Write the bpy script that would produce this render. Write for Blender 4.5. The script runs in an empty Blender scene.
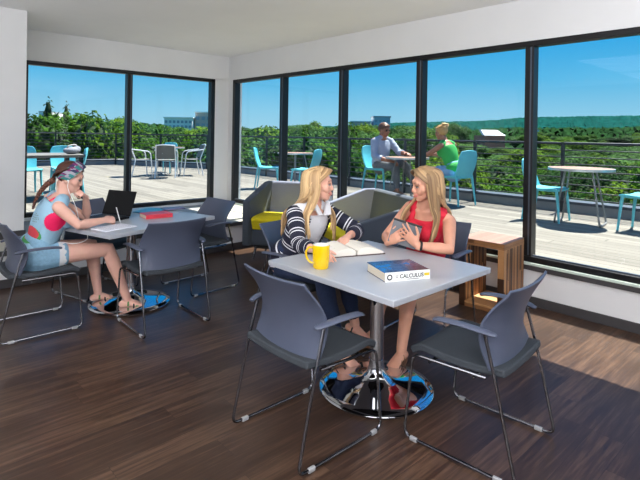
import bpy, bmesh, math, random
from mathutils import Vector, Matrix, Quaternion
random.seed(7)
PI = math.pi
SC = bpy.context.scene
COL = SC.collection
def V(*a): return Vector(a[0]) if len(a) == 1 else Vector(a)

# ------------------------------------------------------------------ materials
def mat(name, col, rough=0.5, metal=0.0, var=0.06, scale=20.0, bump=0.0, bscale=80.0, spec=0.5, stretch=None, coat=0.0, sss=0.0, sheen=0.0):
    m = bpy.data.materials.new(name); m.use_nodes = True
    nt = m.node_tree; N = nt.nodes; L = nt.links
    b = N['Principled BSDF']
    b.inputs['Roughness'].default_value = rough
    b.inputs['Metallic'].default_value = metal
    b.inputs['Specular IOR Level'].default_value = spec
    if coat: b.inputs['Coat Weight'].default_value = coat
    if sheen: b.inputs['Sheen Weight'].default_value = sheen
    if sss:
        b.inputs['Subsurface Weight'].default_value = sss
        b.inputs['Subsurface Radius'].default_value = (0.02, 0.008, 0.004)
        b.inputs['Subsurface Scale'].default_value = 0.4
    tc = N.new('ShaderNodeTexCoord'); src = tc.outputs['Object']
    if stretch:
        mp = N.new('ShaderNodeMapping'); mp.inputs['Scale'].default_value = stretch
        L.new(src, mp.inputs['Vector']); src = mp.outputs['Vector']
    nz = N.new('ShaderNodeTexNoise'); nz.inputs['Scale'].default_value = scale; nz.inputs['Detail'].default_value = 4
    L.new(src, nz.inputs['Vector'])
    rp = N.new('ShaderNodeValToRGB')
    lo = [max(0, c * (1 - var)) for c in col]; hi = [min(1, c * (1 + var)) for c in col]
    rp.color_ramp.elements[0].position = .3; rp.color_ramp.elements[1].position = .7
    rp.color_ramp.elements[0].color = (*lo, 1); rp.color_ramp.elements[1].color = (*hi, 1)
    L.new(nz.outputs['Fac'], rp.inputs['Fac']); L.new(rp.outputs['Color'], b.inputs['Base Color'])
    if bump:
        n2 = N.new('ShaderNodeTexNoise'); n2.inputs['Scale'].default_value = bscale; n2.inputs['Detail'].default_value = 3
        L.new(src, n2.inputs['Vector'])
        bp = N.new('ShaderNodeBump'); bp.inputs['Strength'].default_value = bump; bp.inputs['Distance'].default_value = .01
        L.new(n2.outputs['Fac'], bp.inputs['Height']); L.new(bp.outputs['Normal'], b.inputs['Normal'])
    return m

def srgb(r, g, b):
    f = lambda c: (c / 255 / 12.92) if c / 255 <= .04045 else ((c / 255 + .055) / 1.055) ** 2.4
    return (f(r), f(g), f(b))

def planks(name, along, width, length, cols, gap=.004, rough=.4, grain=1.0, gapcol=(.02, .015, .01), bump=.15, spec=.5, wb=.35, wg=.75):
    """wooden boards running along axis 0 (x) or 1 (y)"""
    m = bpy.data.materials.new(name); m.use_nodes = True
    nt = m.node_tree; N = nt.nodes; L = nt.links; b = N['Principled BSDF']
    tc = N.new('ShaderNodeTexCoord'); sp = N.new('ShaderNodeSeparateXYZ'); L.new(tc.outputs['Object'], sp.inputs[0])
    A = sp.outputs[along]; B = sp.outputs[1 - along]
    def mth(op, x, y=None):
        n = N.new('ShaderNodeMath'); n.operation = op
        for i, q in enumerate((x, y)):
            if q is None: continue
            if isinstance(q, (int, float)): n.inputs[i].default_value = q
            else: L.new(q, n.inputs[i])
        return n.outputs[0]
    row = mth('DIVIDE', B, width); ri = mth('FLOOR', row); rf = mth('FRACT', row)
    wn = N.new('ShaderNodeTexWhiteNoise'); wn.noise_dimensions = '1D'; L.new(ri, wn.inputs['W'])
    al = mth('ADD', mth('DIVIDE', A, length), mth('MULTIPLY', wn.outputs['Value'], 7.3))
    ai = mth('FLOOR', al); af = mth('FRACT', al)
    cid = mth('ADD', mth('MULTIPLY', ri, 17.13), mth('MULTIPLY', ai, 3.71))
    w2 = N.new('ShaderNodeTexWhiteNoise'); w2.noise_dimensions = '1D'; L.new(cid, w2.inputs['W'])
    cb = N.new('ShaderNodeCombineXYZ')
    L.new(mth('MULTIPLY', A, 1.6 * grain), cb.inputs[0]); L.new(mth('ADD', mth('MULTIPLY', B, 28 * grain), mth('MULTIPLY', cid, 5.)), cb.inputs[1]); L.new(w2.outputs['Value'], cb.inputs[2])
    nz = N.new('ShaderNodeTexNoise'); nz.inputs['Scale'].default_value = 1.0; nz.inputs['Detail'].default_value = 6; nz.inputs['Roughness'].default_value = .65
    L.new(cb.outputs[0], nz.inputs['Vector'])
    fac = mth('ADD', mth('MULTIPLY', w2.outputs['Value'], wb), mth('MULTIPLY', nz.outputs['Fac'], wg))
    rp = N.new('ShaderNodeValToRGB'); el = rp.color_ramp.elements
    n = len(cols)
    el[0].position = .2; el[0].color = (*cols[0], 1); el[1].position = .85; el[1].color = (*cols[-1], 1)
    for i in range(1, n - 1):
        e = el.new(.2 + .65 * i / (n - 1)); e.color = (*cols[i], 1)
    L.new(fac, rp.inputs['Fac'])
    g1 = mth('LESS_THAN', rf, gap / width); g2 = mth('LESS_THAN', af, gap / length)
    g = mth('MAXIMUM', g1, g2)
    mx = N.new('ShaderNodeMix'); mx.data_type = 'RGBA'
    L.new(g, mx.inputs[0]); L.new(rp.outputs['Color'], mx.inputs[6]); mx.inputs[7].default_value = (*gapcol, 1)
    L.new(mx.outputs[2], b.inputs['Base Color'])
    b.inputs['Roughness'].default_value = rough; b.inputs['Specular IOR Level'].default_value = spec
    bp = N.new('ShaderNodeBump'); bp.inputs['Strength'].default_value = bump; bp.inputs['Distance'].default_value = .004
    L.new(mth('SUBTRACT', nz.outputs['Fac'], g), bp.inputs['Height']); L.new(bp.outputs['Normal'], b.inputs['Normal'])
    return m

def glass_mat(name, tint=(.96, .985, .985)):
    m = bpy.data.materials.new(name); m.use_nodes = True
    nt = m.node_tree; N = nt.nodes; L = nt.links
    N.remove(N['Principled BSDF'])
    t = N.new('ShaderNodeBsdfTransparent'); t.inputs[0].default_value = (*tint, 1)
    g = N.new('ShaderNodeBsdfGlossy'); g.inputs['Roughness'].default_value = 0.0; g.inputs[0].default_value = (.9, .95, 1, 1)
    lw = N.new('ShaderNodeLayerWeight'); lw.inputs[0].default_value = .5
    pw = N.new('ShaderNodeMath'); pw.operation = 'POWER'; pw.inputs[1].default_value = 4.0; L.new(lw.outputs['Facing'], pw.inputs[0])
    ma = N.new('ShaderNodeMath'); ma.operation = 'MULTIPLY_ADD'; ma.inputs[1].default_value = .22; ma.inputs[2].default_value = .012; L.new(pw.outputs[0], ma.inputs[0])
    mx = N.new('ShaderNodeMixShader'); L.new(ma.outputs[0], mx.inputs[0]); L.new(t.outputs[0], mx.inputs[1]); L.new(g.outputs[0], mx.inputs[2])
    L.new(mx.outputs[0], N['Material Output'].inputs[0])
    return m

def leaf_mat(name, a, b_, scale=.6):
    m = mat(name, a, rough=.7, spec=.06)
    nt = m.node_tree; N = nt.nodes; L = nt.links; b = N['Principled BSDF']
    oi = N.new('ShaderNodeObjectInfo'); gi = N.new('ShaderNodeNewGeometry')
    ad = N.new('ShaderNodeMath'); ad.operation = 'MULTIPLY_ADD'; ad.inputs[1].default_value = .55
    L.new(gi.outputs['Random Per Island'], ad.inputs[0])
    ml = N.new('ShaderNodeMath'); ml.operation = 'MULTIPLY'; ml.inputs[1].default_value = .45; L.new(oi.outputs['Random'], ml.inputs[0])
    L.new(ml.outputs[0], ad.inputs[2])
    rp = N.new('ShaderNodeValToRGB'); e = rp.color_ramp.elements
    e[0].position = .1; e[1].position = .95; e[0].color = (*a, 1); e[1].color = (*b_, 1)
    L.new(ad.outputs[0], rp.inputs['Fac']); L.new(rp.outputs['Color'], b.inputs['Base Color'])
    tr = N.new('ShaderNodeBsdfTranslucent'); L.new(rp.outputs['Color'], tr.inputs[0])
    mx = N.new('ShaderNodeMixShader'); mx.inputs[0].default_value = .3
    L.new(b.outputs[0], mx.inputs[1]); L.new(tr.outputs[0], mx.inputs[2]); L.new(mx.outputs[0], N['Material Output'].inputs[0])
    return m

def stripe_mat(name, base, line, period, bands, axis='V', rough=.8, wob=.0):
    """bands: list of (start,end) fractions of a period that take the line colour; runs along UV v"""
    m = mat(name, base, rough=rough, bump=.25, bscale=250)
    nt = m.node_tree; N = nt.nodes; L = nt.links; b = N['Principled BSDF']
    uv = N.new('ShaderNodeUVMap'); sp = N.new('ShaderNodeSeparateXYZ'); L.new(uv.outputs[0], sp.inputs[0])
    def mth(op, x, y):
        n = N.new('ShaderNodeMath'); n.operation = op
        for i, q in enumerate((x, y)):
            if isinstance(q, (int, float)): n.inputs[i].default_value = q
            else: L.new(q, n.inputs[i])
        return n.outputs[0]
    f = mth('FRACT', mth('DIVIDE', sp.outputs[1], period), 0)
    tot = None
    for s, e in bands:
        q = mth('MULTIPLY', mth('GREATER_THAN', f, s), mth('LESS_THAN', f, e))
        tot = q if tot is None else mth('ADD', tot, q)
    mx = N.new('ShaderNodeMix'); mx.data_type = 'RGBA'
    L.new(tot, mx.inputs[0]); mx.inputs[6].default_value = (*base, 1); mx.inputs[7].default_value = (*line, 1)
    L.new(mx.outputs[2], b.inputs['Base Color'])
    return m

# ------------------------------------------------------------------ mesh tools
def BM():
    bm = bmesh.new(); bm.loops.layers.uv.new('UVMap'); return bm

def box(bm, c, s, rot=None):
    """box of full size s centred at c"""
    r = bmesh.ops.create_cube(bm, size=1.0)
    M = Matrix.Translation(V(c)) @ (rot.to_4x4() if rot else Matrix.Identity(4)) @ Matrix.Diagonal((*s, 1))
    bmesh.ops.transform(bm, matrix=M, verts=r['verts'])
    return r['verts']

def span(bm, a, b):
    a = V(a); b = V(b)
    return box(bm, (a + b) / 2, [abs(b[i] - a[i]) for i in range(3)])

def ell(bm, c, r, rot=None, u=16, v=10):
    q = bmesh.ops.create_uvsphere(bm, u_segments=u, v_segments=v, radius=1.0)
    M = Matrix.Translation(V(c)) @ (rot.to_4x4() if rot else Matrix.Identity(4)) @ Matrix.Diagonal((*(r if hasattr(r, '__len__') else (r, r, r)), 1))
    bmesh.ops.transform(bm, matrix=M, verts=q['verts'])
    return q['verts']

def tube(bm, pts, rad, seg=10, side=None, round_caps=False):
    """tube along pts; rad is one value or one per point, each r or (r_side, r_other)"""
    pts = [V(p) for p in pts]; n = len(pts)
    if not isinstance(rad, list): rad = [rad] * n
    rad = [(r, r) if not hasattr(r, '__len__') else r for r in rad]
    if round_caps:
        d0 = (pts[0] - pts[1]).normalized(); d1 = (pts[-1] - pts[-2]).normalized()
        r0, r1 = rad[0], rad[-1]; m0, m1 = min(r0), min(r1)
        pre = [(pts[0] + d0 * m0 * math.sin(a), (r0[0] * math.cos(a), r0[1] * math.cos(a))) for a in (1.35, .9, .45)]
        post = [(pts[-1] + d1 * m1 * math.sin(a), (r1[0] * math.cos(a), r1[1] * math.cos(a))) for a in (.45, .9, 1.35)]
        pts = [p for p, _ in pre] + pts + [p for p, _ in post]
        rad = [r for _, r in pre] + rad + [r for _, r in post]
        n = len(pts)
    uvl = bm.loops.layers.uv.active or bm.loops.layers.uv.new('UVMap')
    T = []
    for i in range(n):
        a = pts[max(i - 1, 0)]; b = pts[min(i + 1, n - 1)]
        t = (b - a); T.append(t.normalized() if t.length > 1e-9 else V(0, 0, 1))
    s = V(side) if side is not None else (V(1, 0, 0) if abs(T[0].x) < .8 else V(0, 1, 0))
    rings = []; arc = 0; arcs = []
    for i in range(n):
        s = (s - T[i] * s.dot(T[i]))
        if s.length < 1e-6: s = T[i].orthogonal()
        s.normalize(); o = T[i].cross(s)
        if i: arc += (pts[i] - pts[i - 1]).length
        arcs.append(arc)
        rings.append([bm.verts.new(pts[i] + s * (rad[i][0] * math.cos(2 * PI * k / seg)) + o * (rad[i][1] * math.sin(2 * PI * k / seg))) for k in range(seg)])
        if side is not None: s = V(side)
    for i in range(n - 1):
        for k in range(seg):
            k2 = (k + 1) % seg
            f = bm.faces.new((rings[i][k], rings[i][k2], rings[i + 1][k2], rings[i + 1][k]))
            for lp, (u, v) in zip(f.loops, ((k / seg, arcs[i]), ((k + 1) / seg, arcs[i]), ((k + 1) / seg, arcs[i + 1]), (k / seg, arcs[i + 1]))):
                lp[uvl].uv = (u, v)
    bm.faces.new(rings[0][::-1]); bm.faces.new(rings[-1])
    return rings

def fillet(pts, r, n=5):
    pts = [V(p) for p in pts]; out = [pts[0]]
    for i in range(1, len(pts) - 1):
        p = pts[i]; a = (pts[i - 1] - p); b = (pts[i + 1] - p)
        q = min(r, a.length * .48, b.length * .48)
        A = p + a.normalized() * q; B = p + b.normalized() * q
        for k in range(n + 1):
            t = k / n
            out.append(A * (1 - t) ** 2 + p * 2 * t * (1 - t) + B * t * t)
    out.append(pts[-1]); return out

def curve(pts, n=8):
    """Catmull-Rom through pts"""
    pts = [V(p) for p in pts]; P = [pts[0] * 2 - pts[1]] + pts + [pts[-1] * 2 - pts[-2]]; out = []
    for i in range(1, len(P) - 2):
        for k in range(n):
            t = k / n
            out.append(.5 * ((2 * P[i]) + (P[i + 1] - P[i - 1]) * t + (2 * P[i - 1] - 5 * P[i] + 4 * P[i + 1] - P[i + 2]) * t * t + (3 * P[i] - P[i - 1] - 3 * P[i + 1] + P[i + 2]) * t ** 3))
    out.append(pts[-1]); return out

def lathe(bm, prof, seg=40, c=(0, 0, 0), caps=True):
    c = V(c); rings = []
    for r, z in prof:
        rings.append([bm.verts.new(c + V(r * math.cos(2 * PI * k / seg), r * math.sin(2 * PI * k / seg), z)) for k in range(seg)])
    for i in range(len(rings) - 1):
        for k in range(seg):
            k2 = (k + 1) % seg
            bm.faces.new((rings[i][k], rings[i][k2], rings[i + 1][k2], rings[i + 1][k]))
    if caps and prof[0][0] > 1e-4: bm.faces.new(rings[0][::-1])
    if caps and prof[-1][0] > 1e-4: bm.faces.new(rings[-1])
    bmesh.ops.remove_doubles(bm, verts=[v for r in rings for v in r], dist=1e-5)

def prism(bm, poly, d):
    """extrude a closed 3-D polygon by vector d"""
    d = V(d); a = [bm.verts.new(V(p)) for p in poly]; b = [bm.verts.new(V(p) + d) for p in poly]
    bm.faces.new(a[::-1]); bm.faces.new(b); n = len(a)
    for i in range(n): bm.faces.new((a[i], a[(i + 1) % n], b[(i + 1) % n], b[i]))

def sheet(bm, f, nu, nv, th):
    """solid sheet: f(u,v)->point, u,v in 0..1, thickness th along the local normal"""
    P = [[V(f(i / nu, j / nv)) for j in range(nv + 1)] for i in range(nu + 1)]
    def nrm(i, j):
        a = P[min(i + 1, nu)][j] - P[max(i - 1, 0)][j]; b = P[i][min(j + 1, nv)] - P[i][max(j - 1, 0)]
        n = a.cross(b); return n.normalized() if n.length > 1e-12 else V(0, 0, 1)
    A = [[bm.verts.new(P[i][j] + nrm(i, j) * th / 2) for j in range(nv + 1)] for i in range(nu + 1)]
    B = [[bm.verts.new(P[i][j] - nrm(i, j) * th / 2) for j in range(nv + 1)] for i in range(nu + 1)]
    uvl = bm.loops.layers.uv.active
    for i in range(nu):
        for j in range(nv):
            for q, rev in ((A, 0), (B, 1)):
                vs = [(i, j), (i + 1, j), (i + 1, j + 1), (i, j + 1)]
                if rev: vs = vs[::-1]
                f_ = bm.faces.new([q[x][y] for x, y in vs])
                if uvl:
                    for lp, (x, y) in zip(f_.loops, vs): lp[uvl].uv = (x / nu, y / nv)
    for i in range(nu):
        bm.faces.new((A[i + 1][0], A[i][0], B[i][0], B[i + 1][0])); bm.faces.new((A[i][nv], A[i + 1][nv], B[i + 1][nv], B[i][nv]))
    for j in range(nv):
        bm.faces.new((A[0][j], A[0][j + 1], B[0][j + 1], B[0][j])); bm.faces.new((A[nu][j + 1], A[nu][j], B[nu][j], B[nu][j + 1]))

def obj(name, bm, m, parent=None, smooth=True, bevel=0.0, angle=40):
    bmesh.ops.recalc_face_normals(bm, faces=bm.faces[:])
    me = bpy.data.meshes.new(name); bm.to_mesh(me); bm.free()
    if smooth:
        me.polygons.foreach_set('use_smooth', [True] * len(me.polygons)); me.set_sharp_from_angle(angle=math.radians(angle))
    ms = m if isinstance(m, (list, tuple)) else [m]
    for q in ms: me.materials.append(q)
    o = bpy.data.objects.new(name, me); COL.objects.link(o)
    if parent: o.parent = parent
    if bevel:
        b = o.modifiers.new('bevel', 'BEVEL'); b.width = bevel; b.segments = 2; b.limit_method = 'ANGLE'; b.angle_limit = math.radians(40)
    return o

def fuse(bm, voxel=.006, it=4, fac=.5):
    """one continuous surface out of overlapping closed shapes; returns a new bmesh"""
    bmesh.ops.recalc_face_normals(bm, faces=bm.faces[:])
    me = bpy.data.meshes.new('tmp'); bm.to_mesh(me); bm.free()
    o = bpy.data.objects.new('tmp', me); COL.objects.link(o)
    r = o.modifiers.new('r', 'REMESH'); r.mode = 'VOXEL'; r.voxel_size = voxel
    if it:
        s = o.modifiers.new('s', 'SMOOTH'); s.factor = fac; s.iterations = it
    dg = bpy.context.evaluated_depsgraph_get(); dg.update()
    m2 = bpy.data.meshes.new_from_object(o.evaluated_get(dg))
    out = BM(); out.from_mesh(m2)
    bpy.data.objects.remove(o); bpy.data.meshes.remove(me); bpy.data.meshes.remove(m2)
    return out

def text_bm(body, size, extrude, M, offset=0.0):
    c = bpy.data.curves.new('t', 'FONT'); c.body = body; c.size = size; c.extrude = extrude; c.offset = offset
    c.align_x = 'CENTER'; c.align_y = 'CENTER'
    o = bpy.data.objects.new('t', c); COL.objects.link(o)
    dg = bpy.context.evaluated_depsgraph_get(); dg.update()
    me = bpy.data.meshes.new_from_object(o.evaluated_get(dg)); bm = BM(); bm.from_mesh(me)
    bpy.data.objects.remove(o); bpy.data.curves.remove(c); bpy.data.meshes.remove(me)
    bmesh.ops.transform(bm, matrix=M, verts=bm.verts[:])
    return bm

def tag(o, label=None, cat=None, group=None, kind=None):
    for k, v in (('label', label), ('category', cat), ('group', group), ('kind', kind)):
        if v: o[k] = v
    return o

def thing(name, label, cat, loc=(0, 0, 0), rz=0.0, group=None, scale=1.0):
    o = bpy.data.objects.new(name, None); COL.objects.link(o)
    o.location = loc; o.rotation_euler = (0, 0, rz); o.empty_display_size = .1
    o.scale = (scale, scale, scale)
    return tag(o, label, cat, group)

def kids(o): return [c for c in o.children]

def copy_tree(o, parent=None):
    c = o.copy(); COL.objects.link(c); c.parent = parent
    for ch in kids(o): copy_tree(ch, c)
    return c

def dup(o, loc, rz, label, group=None, scale=None):
    c = copy_tree(o); c.location = loc; c.rotation_euler = (0, 0, rz); c['label'] = label
    if group: c['group'] = group
    if scale: c.scale = (scale,) * 3
    return c

def struct(name, bm, m, parent=None, **k):
    o = obj(name, bm, m, parent, **k)
    if parent is None: o['kind'] = 'structure'
    return o
R = math.radians
# ------------------------------------------------------------------ camera (level, shifted, slight roll)
F, CY, YAW, ROLL, EYE = 491.8, 135.46, R(-47.354), R(-0.93), 1.5
fw = V(math.sin(YAW), math.cos(YAW), 0); ri = V(math.cos(YAW), -math.sin(YAW), 0); dn = fw.cross(ri)
r2 = ri * math.cos(ROLL) + dn * math.sin(ROLL); d2 = dn * math.cos(ROLL) - ri * math.sin(ROLL)
cam = bpy.data.cameras.new('camera'); cam.sensor_fit = 'HORIZONTAL'; cam.sensor_width = 36
cam.lens = F * 36 / 640; cam.shift_y = -(240 - CY) / 640; cam.clip_start = .05; cam.clip_end = 6000
co = bpy.data.objects.new('camera', cam); COL.objects.link(co)
M4 = Matrix(((r2.x, -d2.x, -fw.x, 0), (r2.y, -d2.y, -fw.y, 0), (r2.z, -d2.z, -fw.z, EYE), (0, 0, 0, 1)))
co.matrix_world = M4
SC.camera = co
SC.view_settings.view_transform = 'Standard'; SC.view_settings.look = 'None'
SC.view_settings.gamma = 1; SC.view_settings.use_curve_mapping = False
SC.view_settings.exposure = 0.0

# ------------------------------------------------------------------ shared materials
M_wall = mat('wall_paint', srgb(218, 218, 219), rough=.85, var=.015, scale=3, bump=.04, bscale=300)
M_dark = mat('darkened_wall_paint', srgb(112, 112, 116), rough=.8, var=.03)  # walls behind the camera: the room's dimness put into their colour, to darken reflections
M_ceil = mat('ceiling_paint', srgb(222, 222, 223), rough=.9, var=.015, scale=3)
M_floor = planks('wood_floor', 1, .15, 1.25, [srgb(33, 22, 18), srgb(58, 42, 33), srgb(101, 77, 61)], gap=.0016, rough=.3, grain=1.5, spec=.28, wb=.16, wg=.92, gapcol=srgb(34, 24, 21), bump=.06)
M_black = mat('black_aluminium', srgb(26, 26, 29), rough=.35, metal=.3, var=.05)
M_frame_in = mat('grey_aluminium', srgb(88, 96, 108), rough=.35, metal=.5, var=.05)
M_base = mat('dark_baseboard', srgb(62, 60, 62), rough=.5, var=.05)
M_sill = mat('pale_sill', srgb(196, 208, 200), rough=.4, var=.03)
M_ledge = mat('cream_ledge', srgb(170, 165, 152), rough=.55, var=.04, scale=8)
M_glass = glass_mat('window_glass')
M_deck = planks('deck_boards', 0, .14, 3.2, [srgb(88, 84, 77), srgb(118, 113, 105), srgb(135, 130, 121)], gap=.008, rough=.7, grain=.7, gapcol=srgb(58, 55, 49), bump=.12, spec=.2)
M_rail = mat('rail_metal', srgb(40, 46, 52), rough=.45, metal=.4)
M_kerb = mat('parapet_paint', srgb(116, 120, 124), rough=.7, var=.05, scale=4)
M_flash = mat('parapet_flashing', srgb(52, 62, 74), rough=.5, metal=.2)

YW, XW, ZC = 4.426, -7.07, 2.78          # window wall, left window wall, ceiling
X0, Y0 = 2.6, -3.6                        # walls behind the camera
DZ = .38                                  # deck level

bm = BM(); span(bm, (XW - .1, Y0 - .1, -.2), (X0 + .1, YW + .1, 0)); struct('floor', bm, M_floor, smooth=False)
bm = BM(); span(bm, (XW - .2, Y0 - .2, ZC), (X0 + .2, YW + .2, ZC + .2)); struct('ceiling', bm, M_ceil, smooth=False)
# right wall (the long window wall): panel under the windows, head above them
bm = BM(); span(bm, (XW - .18, YW, 0), (X0 + .1, YW + .18, .36)); span(bm, (XW - .18, YW, 2.39), (X0 + .1, YW + .18, ZC)); span(bm, (XW - .18, YW, .36), (-6.945, YW + .18, 2.39)); span(bm, (1.65, YW, .36), (X0 + .1, YW + .18, 2.39))
struct('wall_right', bm, M_wall, smooth=False)
bm = BM(); span(bm, (XW - .18, 1.42, 2.39), (XW, YW, ZC)); span(bm, (XW - .18, 1.42, 0), (XW, YW, .40)); span(bm, (XW - .18, 4.172, .36), (XW, YW, 2.4))
span(bm, (XW - .18, Y0, 0), (XW, 1.42, ZC)); span(bm, (XW, Y0, .36), (-6.0, 1.245, ZC))
struct('wall_left', bm, M_wall, smooth=False)
bm = BM(); span(bm, (XW - .1, Y0 - .15, 0), (X0 + .1, Y0, ZC)); struct('wall_back', bm, M_dark, smooth=False)
bm = BM(); span(bm, (X0, Y0, 0), (X0 + .15, YW, ZC)); struct('wall_near', bm, M_dark, smooth=False)
bm = BM(); span(bm, (-5.5, YW - .014, 0), (X0, YW, .082)); struct('baseboard_right', bm, M_base, smooth=False, bevel=.003)
bm = BM(); span(bm, (-6.0, Y0, .36), (-5.985, 1.26, .44)); struct('baseboard_left', bm, M_base, smooth=False, bevel=.003)
# deep ledge below the left window: cream top, dark nosing, painted front, baseboard
bm = BM(); span(bm, (XW, Y0, .325), (-5.42, YW, .36)); lg = struct('trim_1', bm, M_ledge, smooth=False, bevel=.004)
bm = BM(); span(bm, (-5.42, Y0, .315), (-5.40, YW, .362)); obj('nosing', bm, M_base, lg, smooth=False)
bm = BM(); span(bm, (-6.9, Y0, 0), (-5.46, YW, .325)); obj('front_panel', bm, M_wall, lg, smooth=False)
bm = BM(); span(bm, (-5.46, Y0, 0), (-5.446, YW, .082)); obj('baseboard', bm, M_base, lg, smooth=False)
for yy in (2.1, 3.98):
    bm = BM(); span(bm, (XW + .02, yy, .36), (-5.43, yy + .012, .3625)); obj('joint', bm, M_base, lg, smooth=False)
# sill of the long window
bm = BM(); span(bm, (-6.95, YW - .03, .362), (1.65, YW + .18, .385)); sl = struct('trim_2', bm, M_sill, smooth=False, bevel=.003)
bm = BM(); span(bm, (-5.44, YW - .022, .318), (1.65, YW - .001, .362)); obj('fascia', bm, M_base, sl, smooth=False)

def window(name, axis, pos, inward, lo, hi, z0, z1, mull, fw_=.07, mw=.08, dep=.10):
    """axis 0: runs along x at y=pos; axis 1: along y at x=pos; frame sits from pos outward"""
    def P(a, d, z): return (a, pos - inward * d, z) if axis == 0 else (pos - inward * d, a, z)
    def seg(bm, a0, a1, d0, d1, za, zb): span(bm, P(a0, d0, za), P(a1, d1, zb))
    bm = BM()
    seg(bm, lo, hi, .0, dep, z1 - .055, z1); seg(bm, lo, hi, .0, dep, z0, z0 + .05)
    seg(bm, lo, lo + fw_, .0, dep, z0, z1); seg(bm, hi - fw_, hi, .0, dep, z0, z1)
    w = struct(name, bm, M_black, smooth=False, bevel=.003)
    bm = BM(); seg(bm, lo + .01, hi - .01, .03, .05, z0 + .05, z0 + .062); obj('glazing_bead', bm, M_frame_in, w, smooth=False)
    edges = [lo + fw_] + [q for c in mull for q in (c - mw / 2, c + mw / 2)] + [hi - fw_]
    for c in mull:
        bm = BM(); seg(bm, c - mw / 2, c + mw / 2, .0, dep, z0 + .05, z1 - .055); mu = obj('mullion', bm, M_black, w, smooth=False, bevel=.003)
        bm = BM(); seg(bm, c + mw * .1, c + mw * .28, -.002, .0, z0 + .06, z1 - .06); obj('mullion_face', bm, M_frame_in, mu, smooth=False)
    for k in range(0, len(edges), 2):
        bm = BM(); seg(bm, edges[k] - .01, edges[k + 1] + .01, .045, .057, z0 + .04, z1 - .045); obj('pane', bm, M_glass, w, smooth=False)
    return w
window('window_1', 1, XW, 1, 1.42, 4.172, .40, 2.395, [2.78], mw=.075)
window('window_2', 0, YW, -1, -6.945, 1.65, .385, 2.395, [-5.645, -4.425, -3.222, -2.008, -.79, .43])

# ------------------------------------------------------------------ added fill lights at the ceiling, unseen, behind and above the camera
M_lamp_body = mat('lamp_housing', srgb(230, 230, 230), rough=.5)
def emis(name, c, s):
    m = bpy.data.materials.new(name); m.use_nodes = True; N = m.node_tree.nodes; N.remove(N['Principled BSDF'])
    e = N.new('ShaderNodeEmission'); e.inputs[0].default_value = (*c, 1); e.inputs[1].default_value = s
    m.node_tree.links.new(e.outputs[0], N['Material Output'].inputs[0]); return m
def area(name, loc, size, sy, power, rot=(0, 0, 0), col=(.97, .985, 1.0)):
    l = bpy.data.lights.new(name, 'AREA'); l.shape = 'RECTANGLE'; l.size = size; l.size_y = sy; l.energy = power; l.color = col
    o = bpy.data.objects.new(name, l); COL.objects.link(o); o.location = loc; o.rotation_euler = rot; return o
for i, (x, y) in enumerate(((-1.6, -2.4), (1.1, -2.4), (1.1, .4), (-1.6, -.3))):
    area('ceiling_fill', (x, y, ZC - .02), 2.8, 1.9, 36)
# unseen fill lights added behind the camera, aimed up to brighten ceiling and walls
for x in (-1.2, 1.2):
    area('upward_fill', (x, Y0 + .7, .8), 2.4, .9, 262, rot=(PI, 0, 0))
for y in (-1.5, 1.5):
    area('upward_fill', (X0 - .7, y, .8), .9, 2.4, 262, rot=(PI, 0, 0))

# ------------------------------------------------------------------ sun and sky
sun = bpy.data.lights.new('sun', 'SUN'); sun.energy = 16.0; sun.angle = R(.53); sun.color = (1, .96, .88)
so = bpy.data.objects.new('sun', sun); COL.objects.link(so)
so.rotation_euler = V(.03, -.50, -1).normalized().to_track_quat('-Z', 'Y').to_euler()
w = bpy.data.worlds.new('world'); SC.world = w; w.use_nodes = True
N = w.node_tree.nodes; L = w.node_tree.links; bg = N['Background']
tc = N.new('ShaderNodeTexCoord'); sp = N.new('ShaderNodeSeparateXYZ'); L.new(tc.outputs['Generated'], sp.inputs[0])
rp = N.new('ShaderNodeValToRGB'); e = rp.color_ramp.elements
e[0].position = 0.0; e[0].color = (*srgb(168, 214, 236), 1)
e[1].position = .30; e[1].color = (*srgb(18, 152, 228), 1)
q = e.new(.045); q.color = (*srgb(146, 208, 238), 1)
q = e.new(.11); q.color = (*srgb(92, 188, 236), 1)
q = e.new(.19); q.color = (*srgb(38, 168, 234), 1)
q = e.new(.8); q.color = (*srgb(60, 130, 215), 1)
L.new(sp.outputs[2], rp.inputs['Fac'])
L.new(rp.outputs['Color'], bg.inputs['Color']); bg.inputs['Strength'].default_value = 1.0
# ------------------------------------------------------------------ materials
M_shell = mat('chair_shell_plastic', srgb(78, 84, 102), rough=.42, var=.03, scale=6, spec=.4)
M_uph = mat('chair_seat_fabric', srgb(50, 55, 61), rough=.9, var=.2, scale=260, bump=.3, bscale=420)
M_chrome = mat('chrome', (.22, .22, .24), rough=.22, metal=1.0, var=.02)
M_mirror = mat('polished_chrome', (.62, .63, .66), rough=.03, metal=1.0, var=.01)
M_glide = mat('clear_glide', srgb(150, 150, 152), rough=.3)
M_lam = mat('white_laminate', srgb(168, 171, 178), rough=.32, var=.012, scale=5)
M_edge = mat('laminate_edge', srgb(170, 171, 176), rough=.4, var=.02)
M_under = mat('dark_underside', srgb(48, 48, 52), rough=.7)

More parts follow.
